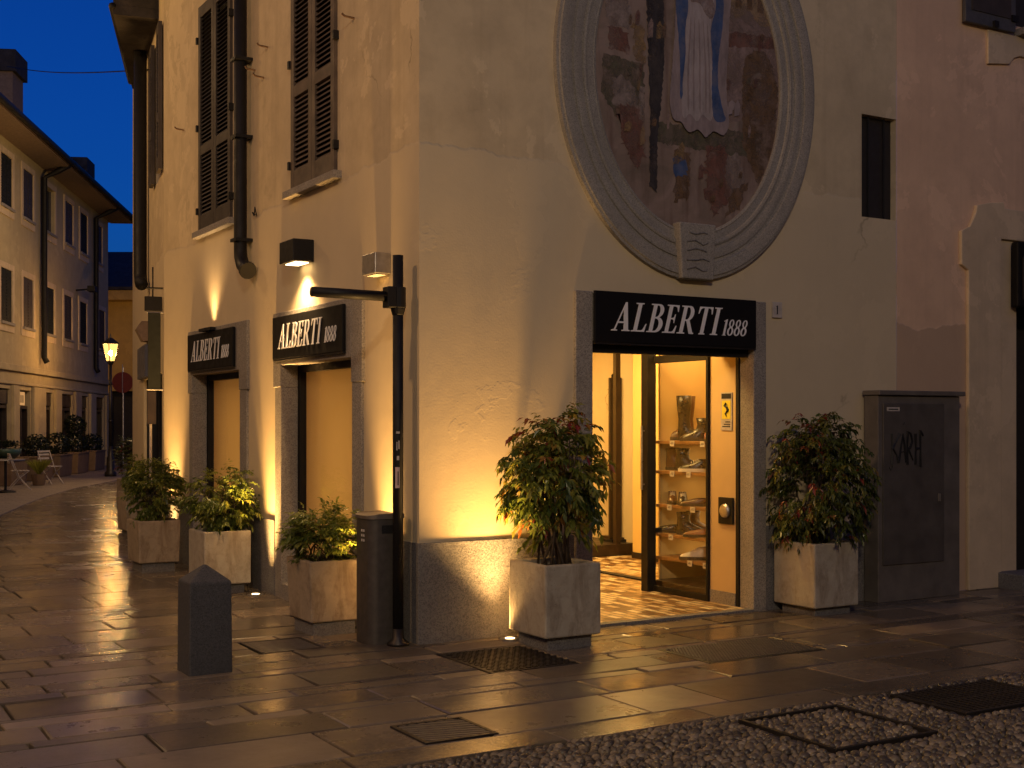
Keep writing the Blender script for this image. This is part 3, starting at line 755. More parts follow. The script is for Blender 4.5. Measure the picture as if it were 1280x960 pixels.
def paint(name, mat, poly, jit=.012, clip=True):
    """a painted patch with an uneven edge, given in metres on the wall (u, z)"""
    pts = []
    n = len(poly)
    for i in range(n):
        a, b = Vector(poly[i]), Vector(poly[(i+1) % n]); L = (b-a).length; k = max(1, int(L/.022))
        for j in range(k):
            p = a.lerp(b, j/k)+Vector((rnd.uniform(-jit, jit), rnd.uniform(-jit, jit)))
            x_, z_ = p.x-2.475, p.y-4.42
            q = math.hypot(x_/.95, z_/1.25)
            if q > 1: x_, z_ = x_/q, z_/q
            pts.append((x_, z_))
    LAYER[0] += 1; d = .006+.00035*LAYER[0]
    m = MB(); m.v = [(x_, -d, z_) for x_, z_ in pts]; m.f = [tuple(range(len(pts)))]
    return m.build(name, mat, fr, fix=False)
paint('painted_band', 'pigment olive', [(1.6, 4.50), (2.0, 4.46), (2.0, 4.05), (1.72, 4.02), (1.58, 4.2)])
paint('painted_band', 'pigment olive', [(2.05, 4.02), (3.25, 4.05), (3.2, 3.83), (2.1, 3.85)])
paint('painted_wall', 'pigment pink', [(2.80, 5.5), (3.34, 5.5), (3.42, 4.9), (3.42, 4.2), (2.82, 4.1)])
paint('painted_cornice', 'pigment red', [(2.84, 4.86), (3.42, 4.90), (3.42, 4.80), (2.84, 4.74)])
paint('painted_arch', 'pigment brown', [(3.02, 3.95), (3.02, 4.55), (3.06, 4.68), (3.15, 4.75), (3.27, 4.75), (3.36, 4.66), (3.42, 4.4), (3.36, 3.9), (3.2, 3.6)])
paint('painted_ruin', 'pigment stone', [(2.84, 5.45), (3.28, 5.45), (3.36, 5.0), (3.22, 4.96), (3.1, 5.08), (2.94, 4.98), (2.86, 5.1)])
for x_ in (2.95, 3.07, 3.19): paint('painted_opening', 'pigment brown', [(x_, 5.08), (x_+.06, 5.08), (x_+.06, 5.26), (x_, 5.26)], .006)
paint('painted_figure', 'pigment pale', [(1.64, 4.93), (1.76, 5.02), (1.88, 4.9), (1.86, 4.74), (1.7, 4.70), (1.62, 4.8)], .02)
paint('painted_garment', 'pigment red', [(1.64, 4.72), (1.84, 4.70), (1.86, 4.52), (1.66, 4.54)], .015)
paint('painted_garment', 'pigment ochre', [(1.88, 4.78), (2.0, 4.76), (2.0, 4.48), (1.9, 4.48)], .02)
paint('painted_garment', 'pigment red', [(1.62, 5.3), (1.82, 5.4), (1.86, 5.05), (1.72, 5.0), (1.62, 5.1)], .02)
paint('painted_figure', 'pigment pale', [(1.68, 4.30), (1.78, 4.36), (1.9, 4.28), (1.94, 4.1), (1.8, 4.02), (1.7, 4.1)], .02)
paint('painted_garment', 'pigment red', [(1.72, 4.1), (1.98, 4.12), (2.0, 3.72), (1.92, 3.6), (1.78, 3.8)], .025)
paint('painted_figure', 'pigment pale', [(1.94, 4.28), (2.0, 4.28), (2.0, 4.02), (1.95, 4.02)], .01)
paint('painted_garment', 'pigment brown', [(2.3, 3.82), (2.46, 3.80), (2.44, 3.42), (2.3, 3.4)], .02)
paint('painted_garment', 'pigment blue', [(2.27, 3.72), (2.34, 3.80), (2.42, 3.72), (2.43, 3.62), (2.30, 3.60)], .015)
paint('painted_garment', 'pigment red', [(2.62, 3.86), (2.84, 3.92), (2.9, 3.5), (2.7, 3.3), (2.62, 3.5)], .025)
paint('painted_figure', 'pigment pale', [(2.84, 3.82), (2.98, 3.86), (3.04, 3.6), (2.92, 3.5), (2.82, 3.62)], .02)
paint('painted_garment', 'pigment brown', [(2.9, 3.55), (3.08, 3.62), (3.0, 3.4), (2.84, 3.3)], .02)
paint('painted_stripe', 'pigment black', [(1.99, 5.6), (2.19, 5.6), (2.19, 4.4), (2.13, 3.9), (2.12, 3.45), (2.05, 3.5), (2.05, 4.2)], .008)
for _ in range(40):   # small worn touches of colour all over the ground
    a_, q_ = rnd.uniform(0, 6.28), math.sqrt(rnd.random())*.88
    ux, uz = 2.475+.95*q_*math.cos(a_), 4.42+1.25*q_*math.sin(a_); ww, hh = rnd.uniform(.012, .04), rnd.uniform(.03, .09)
    paint('painted_touch', 'pigment '+rnd.choice(['pale', 'brown', 'red', 'ochre', 'olive', 'pink', 'mauve', 'brown', 'red']), [(ux-ww, uz-hh), (ux+ww*.6, uz-hh*.8), (ux+ww, uz+hh*.5), (ux+ww*.2, uz+hh), (ux-ww*.8, uz+hh*.4)], .003)
# standing robed figure on a pale cloud
def fl(pts, n=5):   # smooth a hand drawn outline
    P_ = [Vector(p) for p in pts]; out = []
    for i in range(len(P_)):
        a, b, c_, d = P_[i-1], P_[i], P_[(i+1) % len(P_)], P_[(i+2) % len(P_)]
        for k in range(n):
            t_ = k/n; out.append(tuple(.5*((2*b)+(c_-a)*t_+(2*a-5*b+4*c_-d)*t_**2+(3*b-a-3*c_+d)*t_**3)))
    return out
paint('painted_cloud', 'pigment mauve', fl([(2.26, 5.55), (2.30, 5.0), (2.27, 4.55), (2.24, 4.22), (2.27, 4.07), (2.36, 4.04), (2.43, 3.97), (2.53, 4.0), (2.61, 3.95), (2.70, 4.01), (2.80, 3.99), (2.86, 4.10), (2.83, 4.4), (2.86, 4.9), (2.86, 5.5)]), .004)
paint('painted_robe', 'pigment white', fl([(2.40, 5.46), (2.55, 5.52), (2.68, 5.46), (2.70, 5.1), (2.66, 4.85), (2.68, 4.5), (2.70, 4.2), (2.66, 4.09), (2.58, 4.13), (2.52, 4.07), (2.45, 4.12), (2.38, 4.08), (2.36, 4.25), (2.40, 4.6), (2.40, 4.9), (2.38, 5.2)]), .003)
paint('painted_mantle', 'pigment blue', fl([(2.34, 5.50), (2.42, 5.46), (2.41, 5.2), (2.43, 5.0), (2.395, 4.8), (2.40, 4.6), (2.375, 4.4), (2.37, 4.26), (2.345, 4.24), (2.345, 4.45), (2.33, 4.7), (2.30, 5.0), (2.29, 5.3)]), .003)
paint('painted_mantle', 'pigment blue', fl([(2.66, 5.48), (2.76, 5.42), (2.80, 5.15), (2.79, 4.9), (2.75, 4.65), (2.74, 4.4), (2.79, 4.2), (2.82, 4.12), (2.75, 4.09), (2.69, 4.13), (2.675, 4.35), (2.68, 4.6), (2.665, 4.85), (2.72, 5.05), (2.68, 5.25)]), .003)
for a_, b_ in ((2.45, 2.42), (2.49, 2.475), (2.535, 2.54), (2.58, 2.60), (2.62, 2.64)): paint('painted_fold', 'pigment mauve', fl([(a_, 4.88), (a_+.010, 4.86), (b_+.016, 4.5), (b_+.018, 4.18), (b_+.003, 4.18), (b_, 4.5)], 3), .002)
paint('painted_sleeve', 'pigment pink', fl([(2.44, 5.14), (2.56, 5.17), (2.66, 5.12), (2.71, 5.0), (2.66, 4.93), (2.60, 4.97), (2.54, 5.04), (2.46, 5.04)]), .003)
paint('painted_head', 'pigment pink', [(2.555+.10*math.cos(a*.45), 5.60+.12*math.sin(a*.45)) for a in range(14)], .004)

# ------------------------------------------------------------------ pink house on the right
ph = thing('pink_house', 'pink plastered house with shouldered doorway beside the corner building', 'building')
m = MB(); wall(m, (4.866, 0), (1, 0), 9, 8.0, [(1.66, 2.86, .02, 3.30), (1.62, 2.75, 5.5, 7.4)], .35, (0, -1)); m.build('wall', 'plaster pink', ph)
su = MB()
L_ = [(5.80, 0), (5.80, 3.05), (5.70, 3.10), (5.70, 3.42), (5.82, 3.47), (5.90, 3.60), (5.92, 3.68), (6.10, 3.72), (6.30, 3.74), (6.32, 3.68), (7.14, 3.68), (7.16, 3.74), (7.36, 3.72), (7.54, 3.68), (7.56, 3.60), (7.64, 3.47), (7.76, 3.42), (7.76, 3.10), (7.66, 3.05), (7.66, 0), (7.2, 0), (7.2, 3.38), (6.27, 3.38), (6.27, 0)]
su.prism(L_, 1, -.04, -.001); su.build('door_surround', 'plaster trim', ph, bevel=.008)
m = MB(); m.box(6.27, 6.53, -.005, .30, .02, 3.375); m.build('jamb', 'dirty white' if False else 'plaster trim', ph)
MB().box(6.5, 7.75, .32, .36, .02, 3.32).build('door', 'dark interior', ph)
tr_ = MB().box(6.40, 7.2, -.13, -.042, 2.72, 3.36); tr_ = tr_.build('transom_box', 'sign black', ph, bevel=.02)
MB().tube([(6.47, -.133, 2.80), (6.47, -.133, 3.2), (6.53, -.133, 3.28), (7.1, -.133, 3.28)], .014, 6).tube([(6.52, -.133, 2.86), (6.52, -.133, 3.16), (6.58, -.133, 3.22), (7.1, -.133, 3.22)], .008, 6).build('moulding', 'cast iron', tr_)
MB().box(6.22, 7.5, -.32, 0, -.02, .15).build('step', 'granite dark', ph, bevel=.012)
wp = MB().box(6.46, 7.63, .15, .2, 5.48, 7.4).build('window', 'dark interior', ph)
s_ = MB(); s_.box(5.72, 6.44, -.07, -.03, 5.40, 7.4); s_.build('shutter', 'shutter grey', wp, bevel=.005)
MB().box(5.80, 6.36, -.08, -.069, 5.52, 7.3).build('panel', 'shutter paint', wp); MB().box(6.37, 6.46, -.09, -.07, 5.5, 5.56).box(6.1, 6.16, -.1, -.07, 5.40, 5.46).build('latch', 'black metal', wp)
ap = MB(); ap.prism([(6.09, 5.39), (6.09, 5.06), (6.40, 5.10), (6.47, 5.17), (6.56, 5.20), (7.4, 5.2), (7.5, 5.39)], 1, -.03, -.001); ap.build('window_apron', 'plaster trim', ph, bevel=.006)
MB().box(6.5, 7.6, -.12, 0, 5.39, 5.46).build('sill', 'granite', ph, bevel=.008)
MB().prism([(4.9, 8.0), (14, 8.0), (14, 9.5)], 1, -.5, 8).box(4.87, 14, -.6, 0, 7.9, 8.02).build('roof', 'roof tile', ph)

# ------------------------------------------------------------------ utility cabinet
cb = thing('utility_cabinet', 'tall grey utility cabinet with black graffiti beside the pink doorway', 'cabinet', (4.42, 0, 0))
MB().box(0, 1.06, -.20, -.032, 0, 1.84).build('body', 'cabinet side', cb, bevel=.006)
MB().box(-.02, 1.10, -.235, -.03, 1.842, 1.885).build('top', 'cabinet side', cb, bevel=.008)
dr = MB().box(.05, .835, -.215, -.201, .33, 1.77).build('door', 'cabinet grey', cb, bevel=.005)
MB().box(.75, .775, -.226, -.216, .88, .95).build('handle', 'silver', dr)
gr = MB()
def stroke(pts, r_=.015): gr.tube([(x_, -.2165, z_) for x_, z_ in pts], [r_*(.6+.4*math.sin(i*2+1)**2) for i in range(len(pts))], 5)
stroke([(.15, 1.50), (.155, 1.36), (.15, 1.22)]); stroke([(.15, 1.36), (.20, 1.42), (.25, 1.50)]); stroke([(.16, 1.37), (.21, 1.31), (.235, 1.24)])
stroke([(.235, 1.24), (.27, 1.40), (.29, 1.49), (.31, 1.40), (.33, 1.24)]); stroke([(.25, 1.33), (.32, 1.34)], .007)
stroke([(.35, 1.22), (.345, 1.36), (.35, 1.52), (.39, 1.50), (.41, 1.43), (.38, 1.37), (.35, 1.36)]); stroke([(.36, 1.36), (.42, 1.26)])
stroke([(.45, 1.22), (.455, 1.36), (.45, 1.50)]); stroke([(.45, 1.36), (.51, 1.37)]); stroke([(.515, 1.20), (.515, 1.36), (.51, 1.53), (.55, 1.48)])
stroke([(.12, 1.20), (.14, 1.17), (.16, 1.21)], .006); stroke([(.30, 1.58), (.31, 1.60)], .008)
gr.build('graffiti', 'ink', dr)
MB().box(.09, .25, -.2175, -.2155, 1.70, 1.735).build('label_plate', 'dirty white', dr)
MB().box(.11, .23, -.2185, -.2176, 1.712, 1.722).build('label_print', 'ink', dr)

# ------------------------------------------------------------------ house number
hn = thing('house_number', 'small white house number plate reading 1 right of the door', 'number plate', (3.35, 0, 2.495))
MB().box(0, .105, -.022, -.001, 0, .135).build('plate', 'dirty white', hn, bevel=.004)
tx = text_mesh('numeral', [('1', .034, .030, .075, .9, 0)], 'ink', hn, .001, 0); tx.location = (0, -.0235, 0)

# ------------------------------------------------------------------ fittings on the door reveal (reveal faces -u at u = 3.117)
no = thing('surveillance_notice', 'yellow and black surveillance notice on the door reveal', 'notice', (3.115, .30, 1.53))
MB().box(-.006, 0, -.07, .075, 0, .33).build('plate', 'dirty white', no)
MB().box(-.008, -.006, -.055, .06, .10, .26).build('picture', 'yellow paint', no); MB().box(-.008, -.006, -.06, .065, .275, .32).build('header', 'ink', no)
m = MB(); m.tube([(-.009, .00, .235), (-.009, .02, .215), (-.009, -.01, .20), (-.009, -.015, .17), (-.009, .01, .145), (-.009, -.005, .12)], [.012, .014, .012, .010, .009, .006], 6); m.tube([(-.009, -.005, .20), (-.009, -.03, .18), (-.009, -.02, .16)], .006, 6)
m.build('pictogram', 'ink', no)
m = MB()
for i in range(3): m.box(-.008, -.0062, -.05, .055-.02*i, .03+i*.02, .038+i*.02)
m.build('small_print', 'ink', no)
ic = thing('intercom', 'square black intercom with round grey speaker low on the door reveal', 'intercom', (3.115, .30, .72))
MB().box(-.02, 0, -.095, .095, 0, .23).build('plate', 'black metal', ic, bevel=.004)
m = MB(); m.lathe([(.062, 0), (.062, .012), (.05, .025), (.02, .032)], n=24); sp = m.build('speaker', 'silver', ic, smooth=False); sp.rotation_euler = (0, R(-90), 0); sp.location = (-.02, 0, .115)

# ------------------------------------------------------------------ showcase, shoes, coat
sc_ = thing('display_showcase', 'glazed showcase with lit shelves just inside the shop door', 'showcase', (3.12, .53, .02))
MB().box(.66, .70, .02, .86, .0, 2.7).box(0.18, .70, 0, .02, 0, 2.7).box(.10, .70, .862, .885, 0, 2.7).build('back_panel', 'cream wall', sc_)
MB().box(.02, .66, .02, .86, .05, .10).build('plinth_board', 'dark wood', sc_)
fm = MB(); fm.box(-.10, .0, .79, .89, 0, 2.7); fm.box(-.03, .0, .0, .03, 0, 2.2); fm.box(-.03, 0, .03, .79, .0, .055); fm.box(-.03, 0, .03, .79, 2.13, 2.2)
fm.build('frame', 'black metal', sc_, bevel=.004)
MB().quad((-.015, .03, .055), (-.015, .79, .055), (-.015, .79, 2.13), (-.015, .03, 2.13)).build('glass', 'glass', sc_)
MB().tube([(-.13, .84, .95), (-.13, .84, 1.55)], .013, 8).tube([(-.13, .84, 1.0), (-.10, .84, 1.0)], .008, 6).tube([(-.13, .84, 1.5), (-.10, .84, 1.5)], .008, 6).build('handle', 'silver', sc_)
SHZ = [1.43, 1.15, .835, .56, .345]
for i, z_ in enumerate(SHZ):
    MB().box(.05, .655, .02, .86, z_-.05, z_-.02).build('shelf', 'shelf wood', sc_, bevel=.003)
for i, z_ in enumerate(SHZ[:4]): light('AREA', 'shelf_light', (3.12+.50, .53+.3, .02+z_-.085), 1.5, (1, .66, .28), sc_, shape='RECTANGLE', size=.2, size_y=.6).location = (.5, .4, z_-.062)
light('AREA', 'shelf_light', (0, 0, 0), 9, (1, .62, .25), sc_, shape='RECTANGLE', size=.4, size_y=.7).location = (.4, .45, 2.6)

def shoe_mesh(kind):
    """cross sections stacked from sole to rim; toe towards -y; returns (upper, sole)"""
    H = {'tall': [(.03, -.20, .075, .045), (.06, -.17, .078, .044), (.09, -.10, .078, .042), (.13, -.045, .075, .038), (.20, -.035, .07, .037), (.32, -.05, .085, .048), (.42, -.052, .092, .054)],
         'ankle': [(.03, -.20, .075, .045), (.055, -.175, .078, .044), (.08, -.11, .078, .042), (.11, -.055, .075, .038), (.15, -.045, .072, .038), (.21, -.055, .080, .044)],
         'sneaker': [(.03, -.20, .08, .047), (.05, -.185, .08, .046), (.07, -.12, .078, .043), (.09, -.06, .075, .039), (.115, -.03, .078, .036)],
         'loafer': [(.025, -.20, .075, .043), (.04, -.185, .076, .043), (.06, -.12, .075, .040), (.075, -.05, .074, .036)]}[kind]
    n = 18
    def ring(z, y0, y1, hw):
        cy, ry = (y0+y1)/2, (y1-y0)/2
        return [(hw*math.sin(2*math.pi*k/n)*(1-.18*max(0, -math.cos(2*math.pi*k/n))), cy+ry*math.cos(2*math.pi*k/n), z) for k in range(n)]
    u = MB()
    rs = [ring(*h) for h in H]
    for r_ in rs: u.v += r_
    top = rs[-1]; zc = H[-1][0]
    u.v += [(x_*.86, y_*.86+.002, zc) for x_, y_, z in top]; u.v += [(x_*.8, y_*.8+.003, zc-.04) for x_, y_, z in top]
    R_ = len(rs)+2
    for i in range(R_-1):
        for k in range(n): u.f.append((i*n+k, i*n+(k+1) % n, (i+1)*n+(k+1) % n, (i+1)*n+k))
    u.f.append(tuple((R_-1)*n+k for k in range(n)))
    s = MB(); th = .03 if kind != 'loafer' else .022
    a = ring(0, H[0][1]-.006, H[0][2]+.006, H[0][3]+.004); b = ring(th, H[0][1]-.006, H[0][2]+.006, H[0][3]+.004)
    s.v = a+b; s.f = [tuple(reversed(range(n))), tuple(range(n, 2*n))]+[(k, (k+1) % n, n+(k+1) % n, n+k) for k in range(n)]
    return u, s
def shoe(kind, mat, sole, label, x_, y_, lvl, rz):
    o = thing('boot' if kind in ('tall', 'ankle') else ('sneaker' if kind == 'sneaker' else 'loafer'), label, 'shoe', (3.12+x_, .53+y_, .02+SHZ[lvl]-.02), rz, 'shoes on the showcase shelves')
    u, s = shoe_mesh(kind); u.build('upper', mat, o, smooth=True); s.build('sole', sole, o, smooth=False)
    if kind == 'sneaker':
        l = MB()
        for i in range(4): l.tube([(-.022, -.085+i*.02, .078+i*.009), (0, -.085+i*.02, .09+i*.009), (.022, -.085+i*.02, .078+i*.009)], .004, 5)
        l.build('laces', 'white leather', o)
# in the photograph the glass runs from the post (y large) on the left to the reveal (y small) on the right
TR, TL, TF = R(53), R(233), R(-37)
shoe('tall', 'brown leather', 'rubber sole', 'brown knee boot at the far left end of the top shelf, cropped by the post', .36, .80, 0, TL)
shoe('tall', 'black leather', 'rubber sole', 'tall black riding boot on the top shelf', .22, .62, 0, TR)
shoe('ankle', 'black leather', 'rubber sole', 'black ankle boot beside the tall boot on the top shelf', .20, .36, 0, TL)
shoe('loafer', 'red leather', 'rubber sole', 'low reddish shoe at the right end of the top shelf', .12, .17, 0, TF)
shoe('ankle', 'brown leather', 'rubber sole', 'brown ankle boot at the left end of the second shelf', .22, .80, 1, TR)
shoe('ankle', 'black leather', 'rubber sole', 'slim black chelsea boot in the middle of the second shelf', .18, .60, 1, TR)
shoe('sneaker', 'black leather', 'white leather', 'dark sneaker with pale sole on the second shelf', .16, .33, 1, TL)
shoe('loafer', 'red leather', 'rubber sole', 'reddish loafer standing behind the dark sneaker', .46, .52, 1, TL)
shoe('sneaker', 'brown leather', 'rubber sole', 'brown lace-up shoe at the left end of the third shelf', .20, .80, 2, TF)
shoe('sneaker', 'black leather', 'rubber sole', 'black lace-up shoe seen toe first on the third shelf', .18, .62, 2, TF)
shoe('loafer', 'brown leather', 'rubber sole', 'brown loafer near the right end of the third shelf', .18, .33, 2, TL)
shoe('loafer', 'black leather', 'rubber sole', 'black loafer at the left end of the fourth shelf', .20, .78, 3, TL)
shoe('ankle', 'black leather', 'rubber sole', 'black ankle boot with toe to the right on the fourth shelf', .16, .56, 3, TR)
shoe('ankle', 'brown leather', 'rubber sole', 'dark brown ankle boot beside the black one on the fourth shelf', .32, .62, 3, TR)
shoe('loafer', 'tan leather', 'rubber sole', 'tan shoe at the right end of the fourth shelf', .16, .26, 3, TL)
shoe('sneaker', 'white leather', 'rubber sole', 'white sneaker with dark sole on the lowest shelf', .18, .34, 4, TL)
shoe('sneaker', 'white leather', 'white leather', 'white sneaker with pale sole behind on the lowest shelf', .42, .50, 4, TL)
cards = [(.60, 0, 'on the top shelf'), (.16, 0, 'right on the top shelf'), (.60, 1, 'on the second shelf'), (.36, 1, 'beside the dark sneaker'), (.64, 2, 'left on the third shelf'), (.30, 2, 'in the middle of the third shelf'), (.62, 3, 'below the fourth shelf boots'), (.34, 4, 'left of the white sneakers'), (.12, 4, 'right of the white sneakers')]
for y_, lv, tx_ in cards:
    o = thing('price_card', 'white price card '+tx_, 'price card', (3.12+.045, .53+y_, .02+SHZ[lv]-.055), 0, 'price cards on the shelves')
    MB().box(-.006, 0, -.032, .032, -.015, .035).build('card', 'white paint', o); MB().box(-.0075, -.0061, -.02, .02, .005, .010).box(-.0075, -.0061, -.02, .012, .016, .020).build('print', 'ink', o)
# hanging coats in the alcove
ct = thing('coat_rack', 'dark freestanding coat rack in the alcove of the shop', 'rack', (4.95, 4.46, .16))
MB().tube([(-.12, 0, 0), (-.12, 0, 2.02)], .016, 8).tube([(.30, 0, 0), (.30, 0, 2.02)], .016, 8).tube([(-.12, 0, 2.02), (.30, 0, 2.02)], .014, 8).build('frame', 'black metal', ct)
MB().box(-.16, .35, -.2, .2, 0, .05).build('base', 'dark wood', ct)
def coat(label, x_, mat, z1, hgt, wdt):
    o = thing('coat', label, 'coat', (4.95+x_, 4.46, .16), R(8), 'coats hanging on the rack')
    m = MB(); prof_ = [(z1, .06, .05), (z1-.05, wdt*.5, .07), (z1-.25, wdt*.55, .10), (z1-hgt*.7, wdt*.52, .09), (z1-hgt, wdt*.56, .085)]
    n = 20
    for z_, a, b in prof_: m.v += [(a*math.cos(2*math.pi*k/n)*(1+.05*math.sin(k*3.1+z_*5)), b*math.sin(2*math.pi*k/n)*(1+.18*math.sin(k*2.3+z_*3)), z_) for k in range(n)]
    for i in range(len(prof_)-1):
        for k in range(n): m.f.append((i*n+k, i*n+(k+1) % n, (i+1)*n+(k+1) % n, (i+1)*n+k))
    m.f.append(tuple(range(n))); m.f.append(tuple((len(prof_)-1)*n+k for k in range(n)))
    m.build('cloth', mat, o, smooth=True)
    MB().tube([(0, 0, z1-.01), (0, 0, z1+.03), (.03, 0, z1+.06), (0, 0, z1+.09)], .006, 6).build('hanger', 'silver', o)
coat('wide black coat hanging in the alcove', .02, 'coat cloth', 1.97, .72, .30)
coat('narrow dark red coat hanging behind the black one', .10, 'red cloth', 1.93, 1.5, .14)
o = thing('display_board', 'tall dark display board standing by the thin post in the alcove', 'board', (4.77, 4.30, .16))
MB().box(-.085, .085, 0, .04, .03, 1.98).build('panel', 'dark wood', o, bevel=.004); MB().box(-.12, .12, -.08, .12, 0, .03).build('base', 'black metal', o)
# ceiling lamps inside the shop
for i, (x_, y_, p, lb) in enumerate(((2.3, 1.0, 34, 'just inside the shop door'), (3.9, 2.7, 60, 'in the middle of the shop'), (3.2, 4.4, 60, 'at the back of the shop'), (5.1, 4.6, 16, 'in the alcove behind the coats'))):
    o = thing('ceiling_lamp', 'round flat ceiling lamp '+lb, 'lamp', (x_, y_, 2.9), 0, 'ceiling lamps of the shop')
    m = MB().lathe([(.14, -.05), (.14, 0)], n=24); m.build('housing', 'white paint', o)
    MB().lathe([(.12, -.054), (.12, -.051)], n=24).build('diffuser', 'led', o)
    light('AREA', 'shop_light', (0, 0, -.07), p*1.45, (1, .60, .17), o, shape='DISK', size=.5)

# ------------------------------------------------------------------ street furniture at the corner
sp_ = thing('street_pole', 'thin black pole with a short side arm at the building corner', 'pole', (-.14, .06, 0))
MB().tube([(0, 0, 0), (0, 0, 2.80)], .038, 16).build('post', 'black metal', sp_, smooth=True)
MB().lathe([(.08, 0), (.08, .02), (.045, .05), (.04, .12)], n=16).build('base', 'cast iron', sp_, smooth=True)
MB().box(-.10, -.03, -.05, .05, 2.42, 2.57).tube([(0, 0, 2.42), (0, 0, 2.57)], .058, 14).tube([(0, 0, 2.37), (0, 0, 2.42)], [.042, .055], 14).build('collar', 'black metal', sp_, bevel=.006)
MB().tube([(-.06, 0, 2.50), (-.66, 0, 2.505)], .036, 14).build('arm', 'black metal', sp_, smooth=True)
def patch(mb, z0, z1, a0, a1, r_=.0392):
    n = 6; b = len(mb.v)
    for i in range(n+1):
        a = R(a0+(a1-a0)*i/n); mb.v += [(r_*math.cos(a), r_*math.sin(a), z0), (r_*math.cos(a), r_*math.sin(a), z1)]
    for i in range(n): mb.f.append((b+2*i, b+2*i+2, b+2*i+3, b+2*i+1))
m = MB(); patch(m, 1.13, 1.28, 215, 262); m.build('sticker', 'sticker pink', sp_, fix=False)
m = MB(); patch(m, 1.52, 1.535, 225, 262); patch(m, 1.40, 1.46, 228, 240); patch(m, 1.41, 1.47, 248, 262); patch(m, 1.33, 1.36, 232, 258); m.build('sticker_scraps', 'dirty white', sp_, fix=False)
m = MB(); patch(m, 1.15, 1.25, 240, 252, .0397); m.build('sticker_print', 'dark wood', sp_, fix=False)

bn_ = thing('litter_bin', 'tall dark grey litter bin with sloping lid against the corner wall', 'litter bin', (-.33, .12, 0))
c_ = []
for cx_, cy_, a0 in ((.07, .07, 180), (.215, .07, 270), (.215, .23, 0), (.07, .23, 90)): c_ += arc(cx_, cy_, .07, .07, a0, a0+90, 6)
q = MB().prism(c_, 2, 0, .90).build('body', 'bin metal', bn_, smooth=True); q.data.set_sharp_from_angle(angle=R(40))
m = MB(); 
for px_, py_ in c_: m.v.append((px_*1.06-.009, py_*1.05-.008, .904))
for px_, py_ in c_: m.v.append((px_*1.06-.009, py_*1.05-.008, .925+.035*max(0, 1-abs(px_-.15)/.16)))
n = len(c_); m.f = [tuple(reversed(range(n))), tuple(range(n, 2*n))]+[(k, (k+1) % n, n+(k+1) % n, n+k) for k in range(n)]
m.build('lid', 'bin lid', bn_)
m = MB()
for i in range(3):
    for j in range(2):
        if (i, j) != (0, 0) or True: m.box(-.003, -.0004, .10+j*.035, .118+j*.035, .74+i*.035, .757+i*.035)
m.build('sticker', 'white paint', bn_)
MB().box(.09, .20, -.003, -.0005, .80, .86).build('slot', 'ink', bn_)

bo = thing('stone_bollard', 'square dark stone bollard with pyramid top standing in the paving', 'bollard', (-1.615, -.16, 0))
m = MB(); e = .135
m.v = [(-e-.005, -e-.005, -.02), (e+.005, -e-.005, -.02), (e+.005, e+.005, -.02), (-e-.005, e+.005, -.02), (-e, -e, .585), (e, -e, .585), (e, e, .585), (-e, e, .585), (-.012, -.012, .685), (.012, -.012, .685), (.012, .012, .685), (-.012, .012, .685)]
m.f = [(3, 2, 1, 0), (8, 9, 10, 11)]+[(a+i, a+(i+1) % 4, a+4+(i+1) % 4, a+4+i) for a in (0, 4) for i in range(4)]
m.build('shaft', 'bollard stone', bo, bevel=.009)

def planter(label, x0, y0, w_, d_, h_, mat='concrete', ped=.09, taper=.0, group='square concrete planters by the facade'):
    o = thing('planter', label, 'planter', (x0+w_/2, y0+d_/2, 0), 0, group)
    m = MB(); a, b = w_/2, d_/2; t_ = .05
    k = taper
    m.v = [(-a+k, -b+k, ped), (a-k, -b+k, ped), (a-k, b-k, ped), (-a+k, b-k, ped), (-a, -b, h_), (a, -b, h_), (a, b, h_), (-a, b, h_),
           (-a+t_, -b+t_, h_), (a-t_, -b+t_, h_), (a-t_, b-t_, h_), (-a+t_, b-t_, h_), (-a+t_, -b+t_, h_-.10), (a-t_, -b+t_, h_-.10), (a-t_, b-t_, h_-.10), (-a+t_, b-t_, h_-.10)]
    m.f = [(3, 2, 1, 0), (12, 13, 14, 15)]+[(q+i, q+(i+1) % 4, q+4+(i+1) % 4, q+4+i) for q in (0, 4, 8) for i in range(4)]
    m.build('box', mat, o, bevel=.012)
    MB().box(-a+.05, a-.05, -b+.05, b-.05, -.02, ped).build('pedestal', 'granite dark', o, bevel=.006)
    MB().box(-a+t_-.004, a-t_+.004, -b+t_-.004, b-t_+.004, h_-.11, h_-.045).build('soil', 'soil', o)
    return o
planter('large pale concrete planter left of the shop door', .62, -.72, .47, .50, .60, 'concrete')
planter('warm lit concrete planter right of the shop door', 3.34, -.53, .50, .49, .60, 'concrete', .07)
planter('rust streaked concrete planter beside the litter bin', -.57, .68, .44, .50, .56, 'concrete old', .10, .02)
planter('concrete planter beneath the pier between the shop windows', -.58, 3.29, .45, .50, .585, 'concrete')
planter('stained concrete planter below the farther shop window', -.67, 5.33, .45, .52, .55, 'concrete old', .10, .012)
planter('dark planter half hidden where the street turns', .26, 9.75, .32, .50, .62, 'concrete old', .08)

